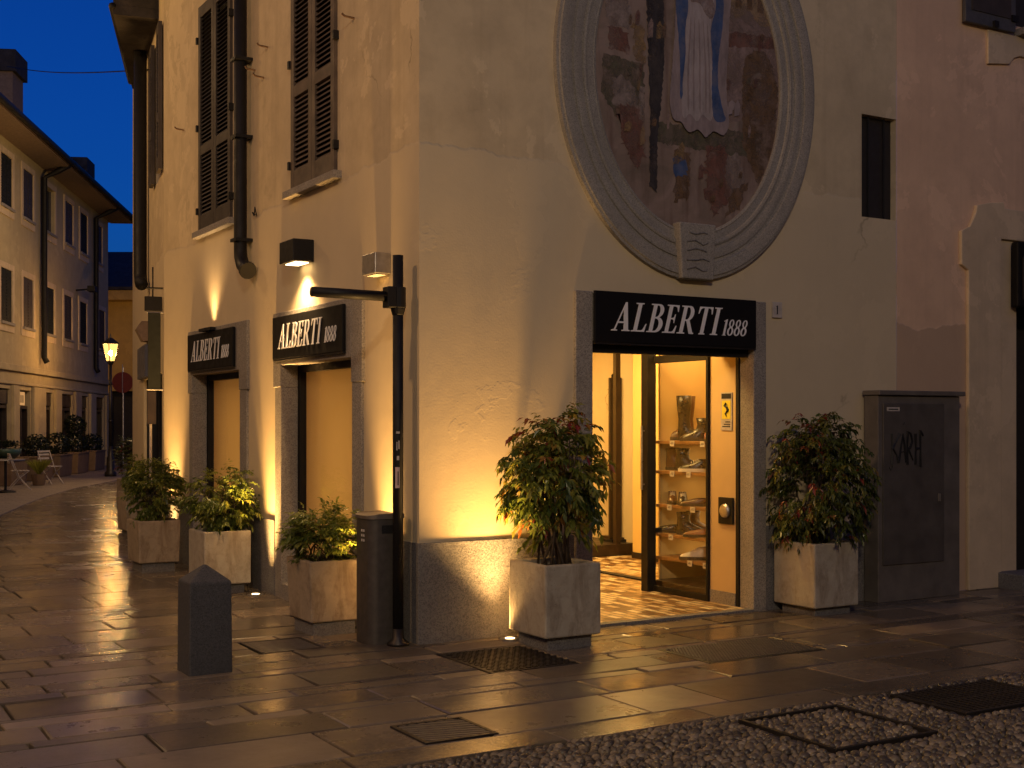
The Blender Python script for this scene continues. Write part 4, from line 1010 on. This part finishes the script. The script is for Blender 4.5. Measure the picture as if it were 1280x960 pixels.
def leaf_bush(name, label, cat, loc, mat, crown, stems, leaves, length, droop, seed, group='bushes in the planters', width=.2, spread=.13, hole=.0, stemr=.008, flat=0.0):
    """crown: (cx,cy,cz,rx,ry,rz); compound leaves spread through the crown's shell, stems reaching up to it"""
    rg = random.Random(seed)
    o = thing(name, label, cat, loc, 0, group)
    cx, cy, cz, rx, ry, rz = crown
    tips = []
    st = MB()
    for i in range(stems):
        a = rg.uniform(0, 6.28); r0 = spread*math.sqrt(rg.random())
        q = Vector((rg.gauss(0, .55), rg.gauss(0, .55), rg.uniform(-.1, .95)))
        q.x = max(-1, min(1, q.x)); q.y = max(-1, min(1, q.y)); e = Vector((cx+q.x*rx*.6, cy+q.y*ry*.6, cz+min(q.z, .8)*rz*.7))
        b = Vector((r0*math.cos(a), r0*math.sin(a), -.01))
        mid = b.lerp(e, .5)+Vector((rg.gauss(0, .03), rg.gauss(0, .03), .05))
        pts = [b, b.lerp(mid, .5)+Vector((rg.gauss(0, .012), rg.gauss(0, .012), .02)), mid, mid.lerp(e, .5)+Vector((rg.gauss(0, .015), rg.gauss(0, .015), .01)), e]
        st.tube(pts, [stemr, stemr*.85, stemr*.7, stemr*.5, stemr*.25], 6)
        tips += pts[2:]
    lf = MB(); lf.rc = []
    made = 0
    clumps = [Vector((rg.gauss(0, 1), rg.gauss(0, 1), rg.gauss(0, 1))).normalized()*rg.uniform(.55, 1.0) for _ in range(46)]
    clumps = [q for q in clumps if q.z > -.85]
    while made < leaves:
        q = rg.choice(clumps)+Vector((rg.gauss(0, .17), rg.gauss(0, .17), rg.gauss(0, .15)))
        if q.length > 1.12: continue
        p = Vector((cx+q.x*rx, cy+q.y*ry, cz+q.z*rz))
        if p.z < .03: continue
        out = Vector((q.x, q.y, q.z*.4+.25)).normalized() if q.length > .05 else Vector((0, 0, 1))
        out = (out+Vector((rg.gauss(0, .45), rg.gauss(0, .45), rg.gauss(0, .3)))).normalized()
        # a rachis that arches over and carries leaflets on both sides
        nl = rg.randint(4, 8); L = length*rg.uniform(2.0, 3.4)
        tone = min(1, max(0, rg.betavariate(1.6, 2.6)+.10*q.z)); 
        if rg.random() < .07: tone = rg.uniform(.85, 1)
        d = out.copy(); pos = p-out*L*.4
        side = d.cross(Vector((0, 0, 1)));
        if side.length < .1: side = Vector((1, 0, 0))
        side.normalize()
        for k in range(nl):
            pos = pos+d*(L/nl); d = (d+Vector((0, 0, -droop*.28))).normalized()
            for sg in ((-1, 1) if k < nl-1 else (0,)):
                ll = length*rg.uniform(.55, 1.45)
                ld = (d*rg.uniform(.4, .9)+side*sg*rg.uniform(.5, 1.0)+Vector((rg.gauss(0, .2), rg.gauss(0, .2), -droop*rg.uniform(.2, 1.0)))).normalized()
                nx = ld.cross(Vector((rg.gauss(0, .35), rg.gauss(0, .35), 1)))
                if nx.length < .05: continue
                nx.normalize(); up = nx.cross(ld)
                wd = ll*width*rg.uniform(.8, 1.2); b = len(lf.v)
                m1 = pos+ld*ll*.45-up*ll*.02
                lf.v += [tuple(pos), tuple(m1+nx*wd+up*wd*.35), tuple(m1), tuple(m1-nx*wd+up*wd*.35), tuple(pos+ld*ll-Vector((0, 0, ll*.12)))]
                lf.f += [(b, b+1, b+2), (b, b+2, b+3), (b+2, b+1, b+4), (b+2, b+4, b+3)]
                tn = min(1, max(0, tone+rg.gauss(0, .09))); lf.rc += [(tn, rg.random(), 0)]*4
                made += 1
    st.build('stems', 'bark', o, smooth=True)
    lf.build('foliage', mat, o, fix=False)
    return o
leaf_bush('nandina_bush', 'tall bushy nandina with bare stems left of the shop door', 'bush', (.855, -.47, .55), 'nandina leaf', (0, 0, .66,   .35, .34, .50), 18, 7000, .058, .75, 5, spread=.14, stemr=.010)
leaf_bush('nandina_bush', 'dome shaped nandina with reddish leaves right of the shop door', 'bush', (3.60, -.285, .55), 'nandina autumn leaf', (0, 0, .56,   .45, .40, .56), 14, 9800, .048, .95, 8, spread=.12)
leaf_bush('nandina_bush', 'low rounded green bush beside the litter bin', 'bush', (-.35, .93, .51), 'green leaf', (0, 0, .21, .28, .30, .24), 14, 6200, .038, .35, 21, spread=.14, width=.22)
leaf_bush('nandina_bush', 'yellow green bush lit from below between the shop windows', 'bush', (-.33, 3.54, .54), 'green leaf', (0, 0, .34, .32, .33, .30), 14, 7200, .043, .6, 33, spread=.12)
leaf_bush('nandina_bush', 'dense glossy bush below the farther shop window', 'bush', (-.43, 5.59, .50), 'green leaf', (0, 0, .33, .27, .28, .36), 14, 7200, .042, .55, 41, spread=.12)
leaf_bush('nandina_bush', 'dark green bush half hidden where the street turns', 'bush', (.47, 10.0, .58), 'green leaf', (0, 0, .28, .17, .20, .34), 8, 3000, .042, .6, 55, spread=.1)
pk = planter('low planter farthest along the corner row', 1.22, 13.95, .4, .5, .62, 'concrete old', .08)
leaf_bush('nandina_bush', 'orange tinted bush farthest along the corner row', 'bush', (1.43, 14.2, .58), 'nandina autumn leaf', (0, 0, .42, .24, .24, .32), 8, 3000, .05, .3, 61, spread=.1)

# ------------------------------------------------------------------ wall lamps and uplights
o = thing('wall_lamp', 'black box wall lamp shining down on the nearer window sign', 'lamp', (0, 2.20, 2.98), 0, 'lamps on the street facade')
MB().box(-.19, -.001, -.17, .17, .0, .19).build('housing', 'black metal', o, bevel=.006)
MB().box(-.15, -.03, -.12, .12, -.008, -.001).build('diffuser', 'led', o)
light('SPOT', 'down_light', (-.13, 0, -.03), 150, (1, .60, .25), o, spot_size=R(125), spot_blend=.9, shadow_soft_size=.05, rot=(0, R(4), 0))
o = thing('wall_lamp', 'small silver box lamp behind the top of the black pole', 'lamp', (0, .60, 2.72), 0, 'lamps on the street facade')
MB().box(-.13, -.001, -.12, .12, .0, .155).build('housing', 'silver', o, bevel=.005)
MB().box(-.11, -.02, -.09, .09, -.008, -.001).build('diffuser', 'lamp glow' if False else 'white paint', o)
o = thing('sign_lamp', 'slim lamp lying on top of the farther window sign', 'lamp', (-.08, 4.85, 2.56), 0, 'lamps on the street facade')
MB().box(-.03, .03, -.20, .20, .0, .03).build('housing', 'black metal', o)
light('SPOT', 'sign_light', (0, 0, .05), 75, (1, .60, .25), o, spot_size=R(110), spot_blend=.9, shadow_soft_size=.08, rot=(0, R(180-14), 0))
def uplight(label, x_, y_, power, tx, ty, size=48):
    o = thing('uplight', label, 'uplight', (x_, y_, 0), 0, 'uplights set into the ground at the wall foot')
    MB().lathe([(.075, -.02), (.075, .012), (.06, .014)], n=20).build('ring', 'silver', o)
    MB().lathe([(.035, .013), (.035, .0165)], n=20).build('lens', 'led', o)
    l = light('SPOT', 'up_light', (0, 0, .06), power, (1, .54, .16), o, spot_size=R(size), spot_blend=1, shadow_soft_size=.07)
    l.rotation_euler = Vector((tx, ty, 1)).to_track_quat('-Z', 'Y').to_euler()
uplight('lit uplight at the wall behind the planter left of the door', .66, -.165, 950, -.18, -.24, 84)
uplight('lit uplight at the wall foot behind the litter bin', -.15, .50, 1250, .0, -.16, 56)
uplight('lit uplight at the pier between the two shop windows', -.16, 3.08, 1300, .0, -.10, 50)
uplight('lit uplight at the wall beyond the farther shop window', -.16, 6.30, 1200, .0, .06, 50)
uplight('lit uplight in front of the narrow house', .30, 9.5, 60, .06, .0)

# ------------------------------------------------------------------ far row of houses
LA = math.atan2(.917, .399)
far = thing('townhouse', 'long three storey cream townhouse with dark shutters along the far street', 'building', (2.39, 29.67, 0), LA)
# local: x along the street, -y towards the street
OPEN = [(-4.6, -2.3), (-1.54, -.19), (1.37, 2.45), (3.38, 5.16), (6.2, 7.49), (8.55, 10.24)]
W3 = [-5.0, -2.7, -.5, 2.1, 4.55, 6.75, 9.25]; W2 = [-5.0, -2.7, -.5, 2.0, 4.4, 6.65, 9.75]
m = MB(); holes = [(a+30, b+30, .1, 2.5) for a, b in OPEN]+[(c_-.55+30, c_+.55+30, 7.3, 8.65) for c_ in W3]+[(c_-.55+30, c_+.55+30, 4.25, 5.65) for c_ in W2]
wall(m, (-30, 0), (1, 0), 41, 9.2, holes, .25, (0, -1)); m.quad((11, 0, 0), (11, 8, 0), (11, 8, 9.2), (11, 0, 9.2)); m.build('wall', 'plaster far', far)
rf = MB(); rf.prism([(-.85, 9.12), (-.85, 9.24), (0, 9.24), (4.5, 11.2), (9, 9.2), (9, 9.12)], 0, -30, 11.6); rf = rf.build('roof', 'roof tile', far)
MB().box(-30, 11.5, -.82, .0, 9.08, 9.118).build('soffit', 'soffit', far)
MB().tube([(-30, -.92, 9.2), (11.6, -.92, 9.2)], .09, 8).build('gutter', 'black metal', far, smooth=True)
for x_, h_ in ((-.15, 12.0), (9.2, 10.95)):
    MB().box(x_-.55, x_+.55, .35, 1.1, 9.3, h_-.6).build('chimney', 'soffit', rf); MB().box(x_-.65, x_+.65, .25, 1.2, h_-.6, h_).build('chimney_cap', 'dark roof', rf)
MB().box(-30, 11.02, -.10, -.001, 2.98, 3.16).box(-30, 11.02, -.06, -.001, 2.62, 2.70).build('ledge', 'plaster far', far, bevel=.02)
m = MB()
for a, b in ((-2.2, -1.64), (-.09, 1.27), (2.55, 3.28), (5.26, 6.1), (7.59, 8.45), (10.34, 11.0)): MB().box(a, b, -.09, -.001, 0, 2.6).build('pilaster', 'plaster far', far, bevel=.01)
for zc0, zc1, ws in ((7.3, 8.65, W3), (4.25, 5.65, W2)):
    for i, c_ in enumerate(ws):
        w_ = MB().box(c_-.55, c_+.55, .15, .2, zc0, zc1).build('window', 'dark glass', far)
        MB().box(c_-.72, c_+.72, -.035, -.001, zc1, zc1+.16).box(c_-.72, c_-.56, -.035, -.001, zc0-.25, zc1).box(c_+.56, c_+.72, -.035, -.001, zc0-.25, zc1).box(c_-.56, c_+.56, -.035, -.001, zc0-.25, zc0-.07).build('surround', 'plaster trim', w_)
        MB().box(c_-.62, c_+.62, -.09, .0, zc0-.07, zc0).build('sill', 'granite', w_)
        if i in (0, 3) and zc0 > 6:
            MB().box(c_-.03, c_+.03, .10, .15, zc0, zc1).box(c_-.55, c_-.48, .10, .15, zc0, zc1).box(c_+.48, c_+.55, .10, .15, zc0, zc1).build('frame', 'shutter grey', w_)
        else:
            for s0 in ((c_-.55, c_-.01), (c_+.01, c_+.55)):
                q = MB(); q.box(s0[0], s0[1], .0, .045, zc0, zc1); n_ = 15
                for k in range(n_): q.box(s0[0]+.06, s0[1]-.06, -.012, -.001, zc0+.08+k*(zc1-zc0-.16)/n_, zc0+.08+(k+.6)*(zc1-zc0-.16)/n_)
                q.build('shutter', 'shutter green' if i % 2 else 'shutter paint', w_)
for i, (a, b) in enumerate(OPEN):
    d_ = MB().box(a, b, .2, .24, .1, 2.5).build('shop_window', 'dark glass' if i != 1 else 'dark interior', far)
    MB().box(a, b, .08, .2, 1.98, 2.06).box(a, a+.07, .08, .2, .1, 1.98).box(b-.07, b, .08, .2, .1, 1.98).box((a+b)/2-.04, (a+b)/2+.04, .08, .2, .1, 1.98).build('frame', 'dark wood', d_)
    if i == 1:
        MB().box(a+.05, b-.25, .09, .12, 2.08, 2.45).build('lit_sign', 'shop glow', d_)
        m = MB()
        for k in range(4): m.box(a+.25+k*.2, a+.33+k*.2, .083, .089, 2.15, 2.36)
        m.build('sign_marks', 'dark wood', d_)
        MB().box(a+.08, a+.30, .17, .198, 1.15, 1.95).build('lit_display', 'shop glow', d_)
    else:
        MB().box(a, b, .06, .1, 2.1, 2.46).build('signboard', 'dark wood', d_)
for x_, z_ in ((.9, 3.5), (8.25, 3.5)):
    MB().tube([(x_, -.85, 9.15), (x_, -.5, 8.95), (x_, -.12, 8.75), (x_, -.12, z_), (x_, -.2, z_-.15)], .085, 10).build('drainpipe', 'black metal', far, smooth=True)
MB().tube([(5.6, 0, 5.95), (5.6, -.5, 6.0)], .03, 6).box(5.5, 5.95, -.62, -.38, 5.92, 6.1).build('bracket_lamp', 'black metal', far)
def fpt(s_, n_, z_=0): return (2.39+.399*s_+.917*n_, 29.67+.917*s_-.399*n_, z_)
def far_planter(label, s_, wl, h_, mat='terracotta'):
    o = thing('planter', label, 'planter', fpt(s_, .42, .015), LA, 'terracotta planters along the far townhouse')
    m = MB(); a, b = wl/2, .28
    m.v = [(-a+.03, -b+.03, 0), (a-.03, -b+.03, 0), (a-.03, b-.03, 0), (-a+.03, b-.03, 0), (-a, -b, h_), (a, -b, h_), (a, b, h_), (-a, b, h_)]
    m.f = [(3, 2, 1, 0), (4, 5, 6, 7)]+[(i, (i+1) % 4, 4+(i+1) % 4, 4+i) for i in range(4)]
    m.build('box', mat, o, bevel=.02); MB().box(-a-.02, a+.02, -b-.02, b+.02, h_, h_+.04).build('rim', mat, o)
    return o
def ball_bush(label, s_, balls, seed):
    rg = random.Random(seed)
    o = thing('topiary', label, 'topiary', fpt(s_, .42, .63), LA, 'clipped shrubs in the far planters')
    m = MB().tube([(0, 0, 0), (0, 0, balls[-1][0])], .025, 6); m.build('stem', 'bark', o)
    lf = MB(); lf.rc = []
    for z_, r_ in balls:
        for _ in range(520):
            d = Vector((rg.gauss(0, 1), rg.gauss(0, 1), rg.gauss(0, 1))).normalized(); p = Vector((0, 0, z_))+d*r_*rg.uniform(.7, 1.04)
            a = Vector((rg.gauss(0, 1), rg.gauss(0, 1), rg.gauss(0, 1))).normalized(); c_ = d.cross(a).normalized(); s__ = .05
            b = len(lf.v); lf.v += [tuple(p), tuple(p+c_*s__+d*.02), tuple(p+a*s__*1.4), tuple(p-c_*s__+d*.02)]; lf.f.append((b, b+1, b+2, b+3)); lf.rc.append((rg.random()*.6, 0, 0))
    lf.build('foliage', 'dark leaf', o, fix=False)
specs = [('nearest the folding chairs', -1.25, [(.30, .34)]), ('under the third shop bay', 1.15, [(.30, .36)]), ('with two stacked balls before the fourth bay', 3.5, [(.28, .36), (.85, .33)]), ('at the street end of the townhouse', 6.1, [(.25, .34)])]
for i, (tx_, s_, balls) in enumerate(specs):
    far_planter('brown planter box '+tx_.replace('with two stacked balls', 'with the two-ball shrub'), s_, 1.6, .62)
    ball_bush('round clipped shrub '+tx_, s_, balls, 70+i)
pb_ = far_planter('low dark planter box beneath the green bowl', -4.0, 1.5, .62, 'terracotta')
gb = thing('bowl_planter', 'green oval bowl with trailing plants on a planter box', 'planter', fpt(-4.0, .42, .68), LA)
MB().lathe([(.25, 0), (.42, .12), (.48, .25), (.44, .25), (.38, .16)], n=20, sx=1.3, sy=.6).build('bowl', 'green pot', gb, smooth=True)
lf = MB(); lf.rc = []; rg = random.Random(5)
for _ in range(240):
    p = Vector((rg.gauss(0, .26), rg.gauss(0, .13), .26+rg.random()*.16)); d = Vector((rg.gauss(0, 1), rg.gauss(0, 1), rg.random())).normalized(); c_ = d.cross(Vector((0, 0, 1))).normalized()*.025
    b = len(lf.v); lf.v += [tuple(p), tuple(p+d*.06+c_), tuple(p+d*.13), tuple(p+d*.06-c_)]; lf.f.append((b, b+1, b+2, b+3)); lf.rc.append((rg.random()*.7, 0, 0))
lf.build('foliage', 'dark leaf', gb, fix=False)
# cafe table and folding chairs
o = thing('cafe_table', 'round dark cafe table outside the townhouse at the left edge', 'table', fpt(-7.6, 1.3, .02))
MB().lathe([(.42, .72), (.42, .745)], n=28).build('table_top', 'silver', o); MB().tube([(0, 0, .02), (0, 0, .72)], .03, 10).build('stem', 'black metal', o); MB().lathe([(.24, 0), (.22, .02), (.05, .05)], n=20).build('base', 'black metal', o)
def folding_chair(label, s_, n_, rz):
    o = thing('folding_chair', label, 'chair', fpt(s_, n_, .015), LA+rz, 0 and None)
    o['group'] = 'folding chairs outside the townhouse'
    m = MB()
    for k in range(5): m.box(-.20, .20, -.20+k*.08, -.145+k*.08, .445, .462)
    m.build('seat', 'dirty white', o)
    m = MB()
    for z_ in (.66, .76, .84): m.box(-.20, .20, .235, .25, z_-.03, z_+.02)
    m.build('backrest', 'dirty white', o)
    for x_ in (-.205, .205):
        MB().tube([(x_, -.24, 0), (x_, .02, .3), (x_, .24, .86)], .013, 6).build('leg', 'dirty white', o); MB().tube([(x_*.93, .26, 0), (x_*.93, 0, .3), (x_*.93, -.19, .45)], .013, 6).build('leg', 'dirty white', o)
folding_chair('pale folding chair in front of the round cafe table', -6.6, 1.35, R(20))
folding_chair('pale folding chair beside the pot of grassy leaves', -3.6, 1.35, R(-30))
o = thing('grass_pot', 'dark pot with spiky yellow green leaves by the folding chair', 'potted plant', fpt(-4.4, 1.25, .02))
MB().lathe([(.14, 0), (.19, .28), (.17, .28), (.15, .22)], n=16).build('pot', 'terracotta', o)
lf = MB(); lf.rc = []
for _ in range(60):
    a = rg.uniform(0, 6.28); d = Vector((math.cos(a)*rg.uniform(.1, .4), math.sin(a)*rg.uniform(.1, .4), .5)); c_ = Vector((-math.sin(a), math.cos(a), 0))*.012; p = Vector((0, 0, .24))
    b = len(lf.v); lf.v += [tuple(p-c_), tuple(p+c_), tuple(p+d*.6+c_), tuple(p+d-Vector((0, 0, .08))), tuple(p+d*.6-c_)]; lf.f.append((b, b+1, b+2, b+3, b+4)); lf.rc.append((.6+rg.random()*.35, 0, 0))
lf.build('leaves', 'green leaf', o, fix=False)

# ------------------------------------------------------------------ street lamp
def lantern_post(label, x_, y_, power=None, glow='lamp glow'):
    o = thing('street_lamp', label, 'street lamp', (x_, y_, 0), R(20))
    MB().lathe([(.17, 0), (.17, .12), (.12, .18), (.11, .55), (.075, .62), (.06, .9)], n=14).build('base', 'cast iron', o, smooth=True)
    MB().tube([(0, 0, .9), (0, 0, 3.30)], [.055, .038], 12).tube([(0, 0, 1.6), (0, 0, 1.68)], .062, 12).tube([(0, 0, 2.7), (0, 0, 2.76)], .055, 12).build('post', 'cast iron', o, smooth=True)
    lt = MB(); z0, z1 = 3.40, 3.92
    r0, r1 = .12, .23
    c0 = [(r0*math.cos(R(45+90*i)), r0*math.sin(R(45+90*i)), z0) for i in range(4)]; c1 = [(r1*math.cos(R(45+90*i)), r1*math.sin(R(45+90*i)), z1) for i in range(4)]
    for i in range(4): lt.tube([c0[i], c1[i]], .012, 6); lt.tube([c0[i], c0[(i+1) % 4]], .012, 6); lt.tube([c1[i], c1[(i+1) % 4]], .014, 6)
    lt.tube([(0, 0, 3.28), (0, 0, 3.40)], [.05, .11], 10)
    h_ = lt.build('lantern', 'cast iron', o)
    rf_ = MB(); b = 0; rf_.v = [(1.12*p[0], 1.12*p[1], z1+.01) for p in c1]+[(.05*math.cos(R(45+90*i)), .05*math.sin(R(45+90*i)), z1+.17) for i in range(4)]
    rf_.f = [(3, 2, 1, 0), (4, 5, 6, 7)]+[(i, (i+1) % 4, 4+(i+1) % 4, 4+i) for i in range(4)]; rf_.tube([(0, 0, z1+.16), (0, 0, z1+.30)], [.03, .008], 8)
    rf_.build('cap', 'cast iron', h_)
    pn = MB()
    for i in range(4):
        k = (i+1) % 4; q = [Vector(c0[i])*.96, Vector(c0[k])*.96, Vector(c1[k])*.96, Vector(c1[i])*.96]
        for v_, zz in zip(q, (z0+.01, z0+.01, z1-.01, z1-.01)): v_.z = zz
        pn.quad(*q)
    pn.build('pane', glow, h_, fix=False); MB().lathe([(.01, 3.56), (.045, 3.59), (.055, 3.64), (.045, 3.69), (.015, 3.72)], n=12).build('bulb', 'lamp bulb', h_, smooth=True)
    return o
lantern_post('lit street lamp with square lantern at the end of the townhouse', 4.59, 29.74)

# lamps of the square and the street out of view, then unseen added ones
def hung_lamp(label, x_, y_, z_, power, col, r_=.12):
    o = thing('hanging_lamp', label, 'street lamp', (x_, y_, z_), 0, 'lamps hung over the street and square')
    MB().lathe([(.30, .05), (.20, .16), (.08, .22), (.05, .34)], n=20).build('shade', 'black metal', o, smooth=True)
    MB().tube([(0, 0, .34), (0, 0, .60)], .012, 6).tube([(-.4, 0, .64), (0, 0, .60), (.4, 0, .64)], .008, 6).build('wire', 'black metal', o)
    light('POINT', 'lamp_light', (0, 0, -.12), power, col, o, shadow_soft_size=r_)
hung_lamp('lamp hung over the street above the row of planters', -3.6, 8.6, 7.0, 290, (1, .60, .24), .2)
hung_lamp('lamp hung over the square facing the street facade', -10.2, -.8, 9.3, 1400, (1, .56, .22), .25)
hung_lamp('lamp hung over the square facing the shop door', -6.5, -13.0, 8.0, 2450, (1, .77, .50), .4)
hung_lamp('added unseen lamp lighting the yellow house beyond the end of the townhouse', 5.7, 42.3, 5.2, 90, (1, .56, .18), .2)  # added out of sight to brighten the yellow house wall
hung_lamp('added unseen lamp lighting the far townhouse', 4.4, 22.0, 6.6, 750, (1, .64, .27), .2)  # added behind the narrow house to warm the townhouse front

# wire across the street
o = thing('overhead_wire', 'single dark wire crossing the sky above the street', 'wire')
a, b = Vector((1.35, 27.2, 11.0)), Vector((.37, 8.79, 6.32))
m = MB(); m.tube([a.lerp(b, i/14)-Vector((0, 0, .10*math.sin(math.pi*i/14))) for i in range(15)], .010, 5); m.build('wire', 'black metal', o)

# ------------------------------------------------------------------ houses round the square behind the viewer
def square_house(label, x_, y_, rz, L, H):
    o = thing('square_house', label, 'building', (x_, y_, 0), rz)
    hs = [(1.2+i*2.6, 2.3+i*2.6, z_, z_+1.7) for i in range(int(L/2.6)) for z_ in (.9, 4.3, 7.4)]
    m = MB(); wall(m, (0, 0), (1, 0), L, H, hs, .2, (0, -1)); m.quad((0, 0, 0), (0, 7, 0), (0, 7, H), (0, 0, H)); m.quad((L, 0, 0), (L, 7, 0), (L, 7, H), (L, 0, H)); m.build('wall', 'plaster far', o)
    for a, b, c_, d in hs: MB().box(a, b, .15, .19, c_, d).build('window', 'dark glass', o)
    MB().prism([(-.8, H), (-.8, H+.15), (3.5, H+2), (7.5, H)], 0, -.4, L+.4).build('roof', 'roof tile', o)
square_house('cream house across the square, opposite the shop door', 14, -21, R(180), 34, 10.5)
square_house('cream house closing the square beyond the pink house', 15.5, -2, R(-90), 19, 10.5)
square_house('cream house on the street side of the square', -20.5, -21, R(90), 17, 10.5)

# ------------------------------------------------------------------ house closing the street
eh = thing('yellow_house', 'yellow house with dark archway closing the end of the street', 'building', (8.9, 44.6, 0), -TH)
m = MB(); wall(m, (-9, 0), (1, 0), 18, 7.0, [(8.0, 10.9, 0, 2.9), (9.6, 10.6, 4.2, 5.9), (12.5, 13.5, 4.2, 5.9)], .4, (0, -1)); m.build('wall', 'plaster yellow', eh)
rf = MB(); rf.prism([(-.9, 7.0), (-.9, 7.12), (4, 9.2), (8, 7.0)], 0, -9, 9); rf.build('roof', 'dark roof', eh)
MB().box(-9, 9, -.85, 0, 6.6, 6.98).build('cornice', 'plaster yellow', eh)
MB().box(-1.05, 1.95, .38, .5, 0, 2.95).build('gate', 'dark interior', eh)
for c_ in (1.1, 4.0):
    w_ = MB().box(c_-.5, c_+.5, .2, .25, 4.2, 5.9).build('window', 'dark interior', eh); MB().box(c_-.5, c_-.02, .0, .05, 4.2, 5.9).box(c_+.02, c_+.5, .0, .05, 4.2, 5.9).build('shutter', 'shutter paint', w_)
    MB().box(c_-.6, c_+.6, -.45, 0, 3.98, 4.08).build('balcony_slab', 'plaster trim', w_)
    m = MB(); m.tube([(c_-.6, -.42, 4.9), (c_+.6, -.42, 4.9)], .02, 6)
    for k in range(9): m.tube([(c_-.58+k*.145, -.42, 4.08), (c_-.58+k*.145, -.42, 4.9)], .01, 5)
    m.build('railing', 'black metal', w_)
o = thing('traffic_sign', 'round dark red traffic sign on a slim post near the street lamp', 'sign', (6.98, 38.3, 0), -TH)
MB().tube([(0, 0, 0), (0, 0, 3.6)], .03, 8).build('post', 'silver', o)
m = MB().lathe([(.38, 0), (.38, .02)], n=28); q = m.build('disc', 'no entry red', o); q.rotation_euler = (R(90), 0, 0); q.location = (0, -.04, 3.05)
MB().tube([(0, -.075, 2.6), (0, -.075, 3.7)], .014, 6).build('bracket', 'silver', o)

# ------------------------------------------------------------------ world, camera, render
wd = bpy.data.worlds.new('World'); scene.world = wd; wd.use_nodes = True
nt = wd.node_tree; bg = nt.nodes['Background']
sky = nt.nodes.new('ShaderNodeTexSky'); sky.sky_type = 'NISHITA'; sky.sun_disc = False; sky.sun_elevation = R(3.6); sky.sun_rotation = R(200); sky.altitude = 200; sky.air_density = 1.0; sky.ozone_density = 6
tint = nt.nodes.new('ShaderNodeMix'); tint.data_type = 'RGBA'; tint.blend_type = 'MULTIPLY'; tint.inputs[0].default_value = 1; tint.inputs[7].default_value = (.25, .52, 1, 1)
nt.links.new(sky.outputs[0], tint.inputs[6]); nt.links.new(tint.outputs[2], bg.inputs[0]); bg.inputs[1].default_value = .135

cam = bpy.data.cameras.new('camera'); co = bpy.data.objects.new('camera', cam); COL.objects.link(co)
co.location = (-4.0172, -8.1259, 1.6); co.rotation_euler = (R(90), 0, -TH)
cam.sensor_width = 36; cam.lens = 1570/1280*36; cam.shift_y = 48/1280; cam.clip_end = 500; cam.clip_start = .05
scene.camera = co
scene.render.engine = 'CYCLES'
scene.view_settings.view_transform = 'Standard'; scene.view_settings.look = 'None'; scene.view_settings.exposure = 0; scene.view_settings.gamma = 1
cy = scene.cycles
cy.use_denoising = True; cy.max_bounces = 7; cy.diffuse_bounces = 3; cy.glossy_bounces = 3; cy.transmission_bounces = 4; cy.transparent_max_bounces = 8
cy.sample_clamp_indirect = 4; cy.caustics_reflective = False; cy.caustics_refractive = False; cy.use_light_tree = True
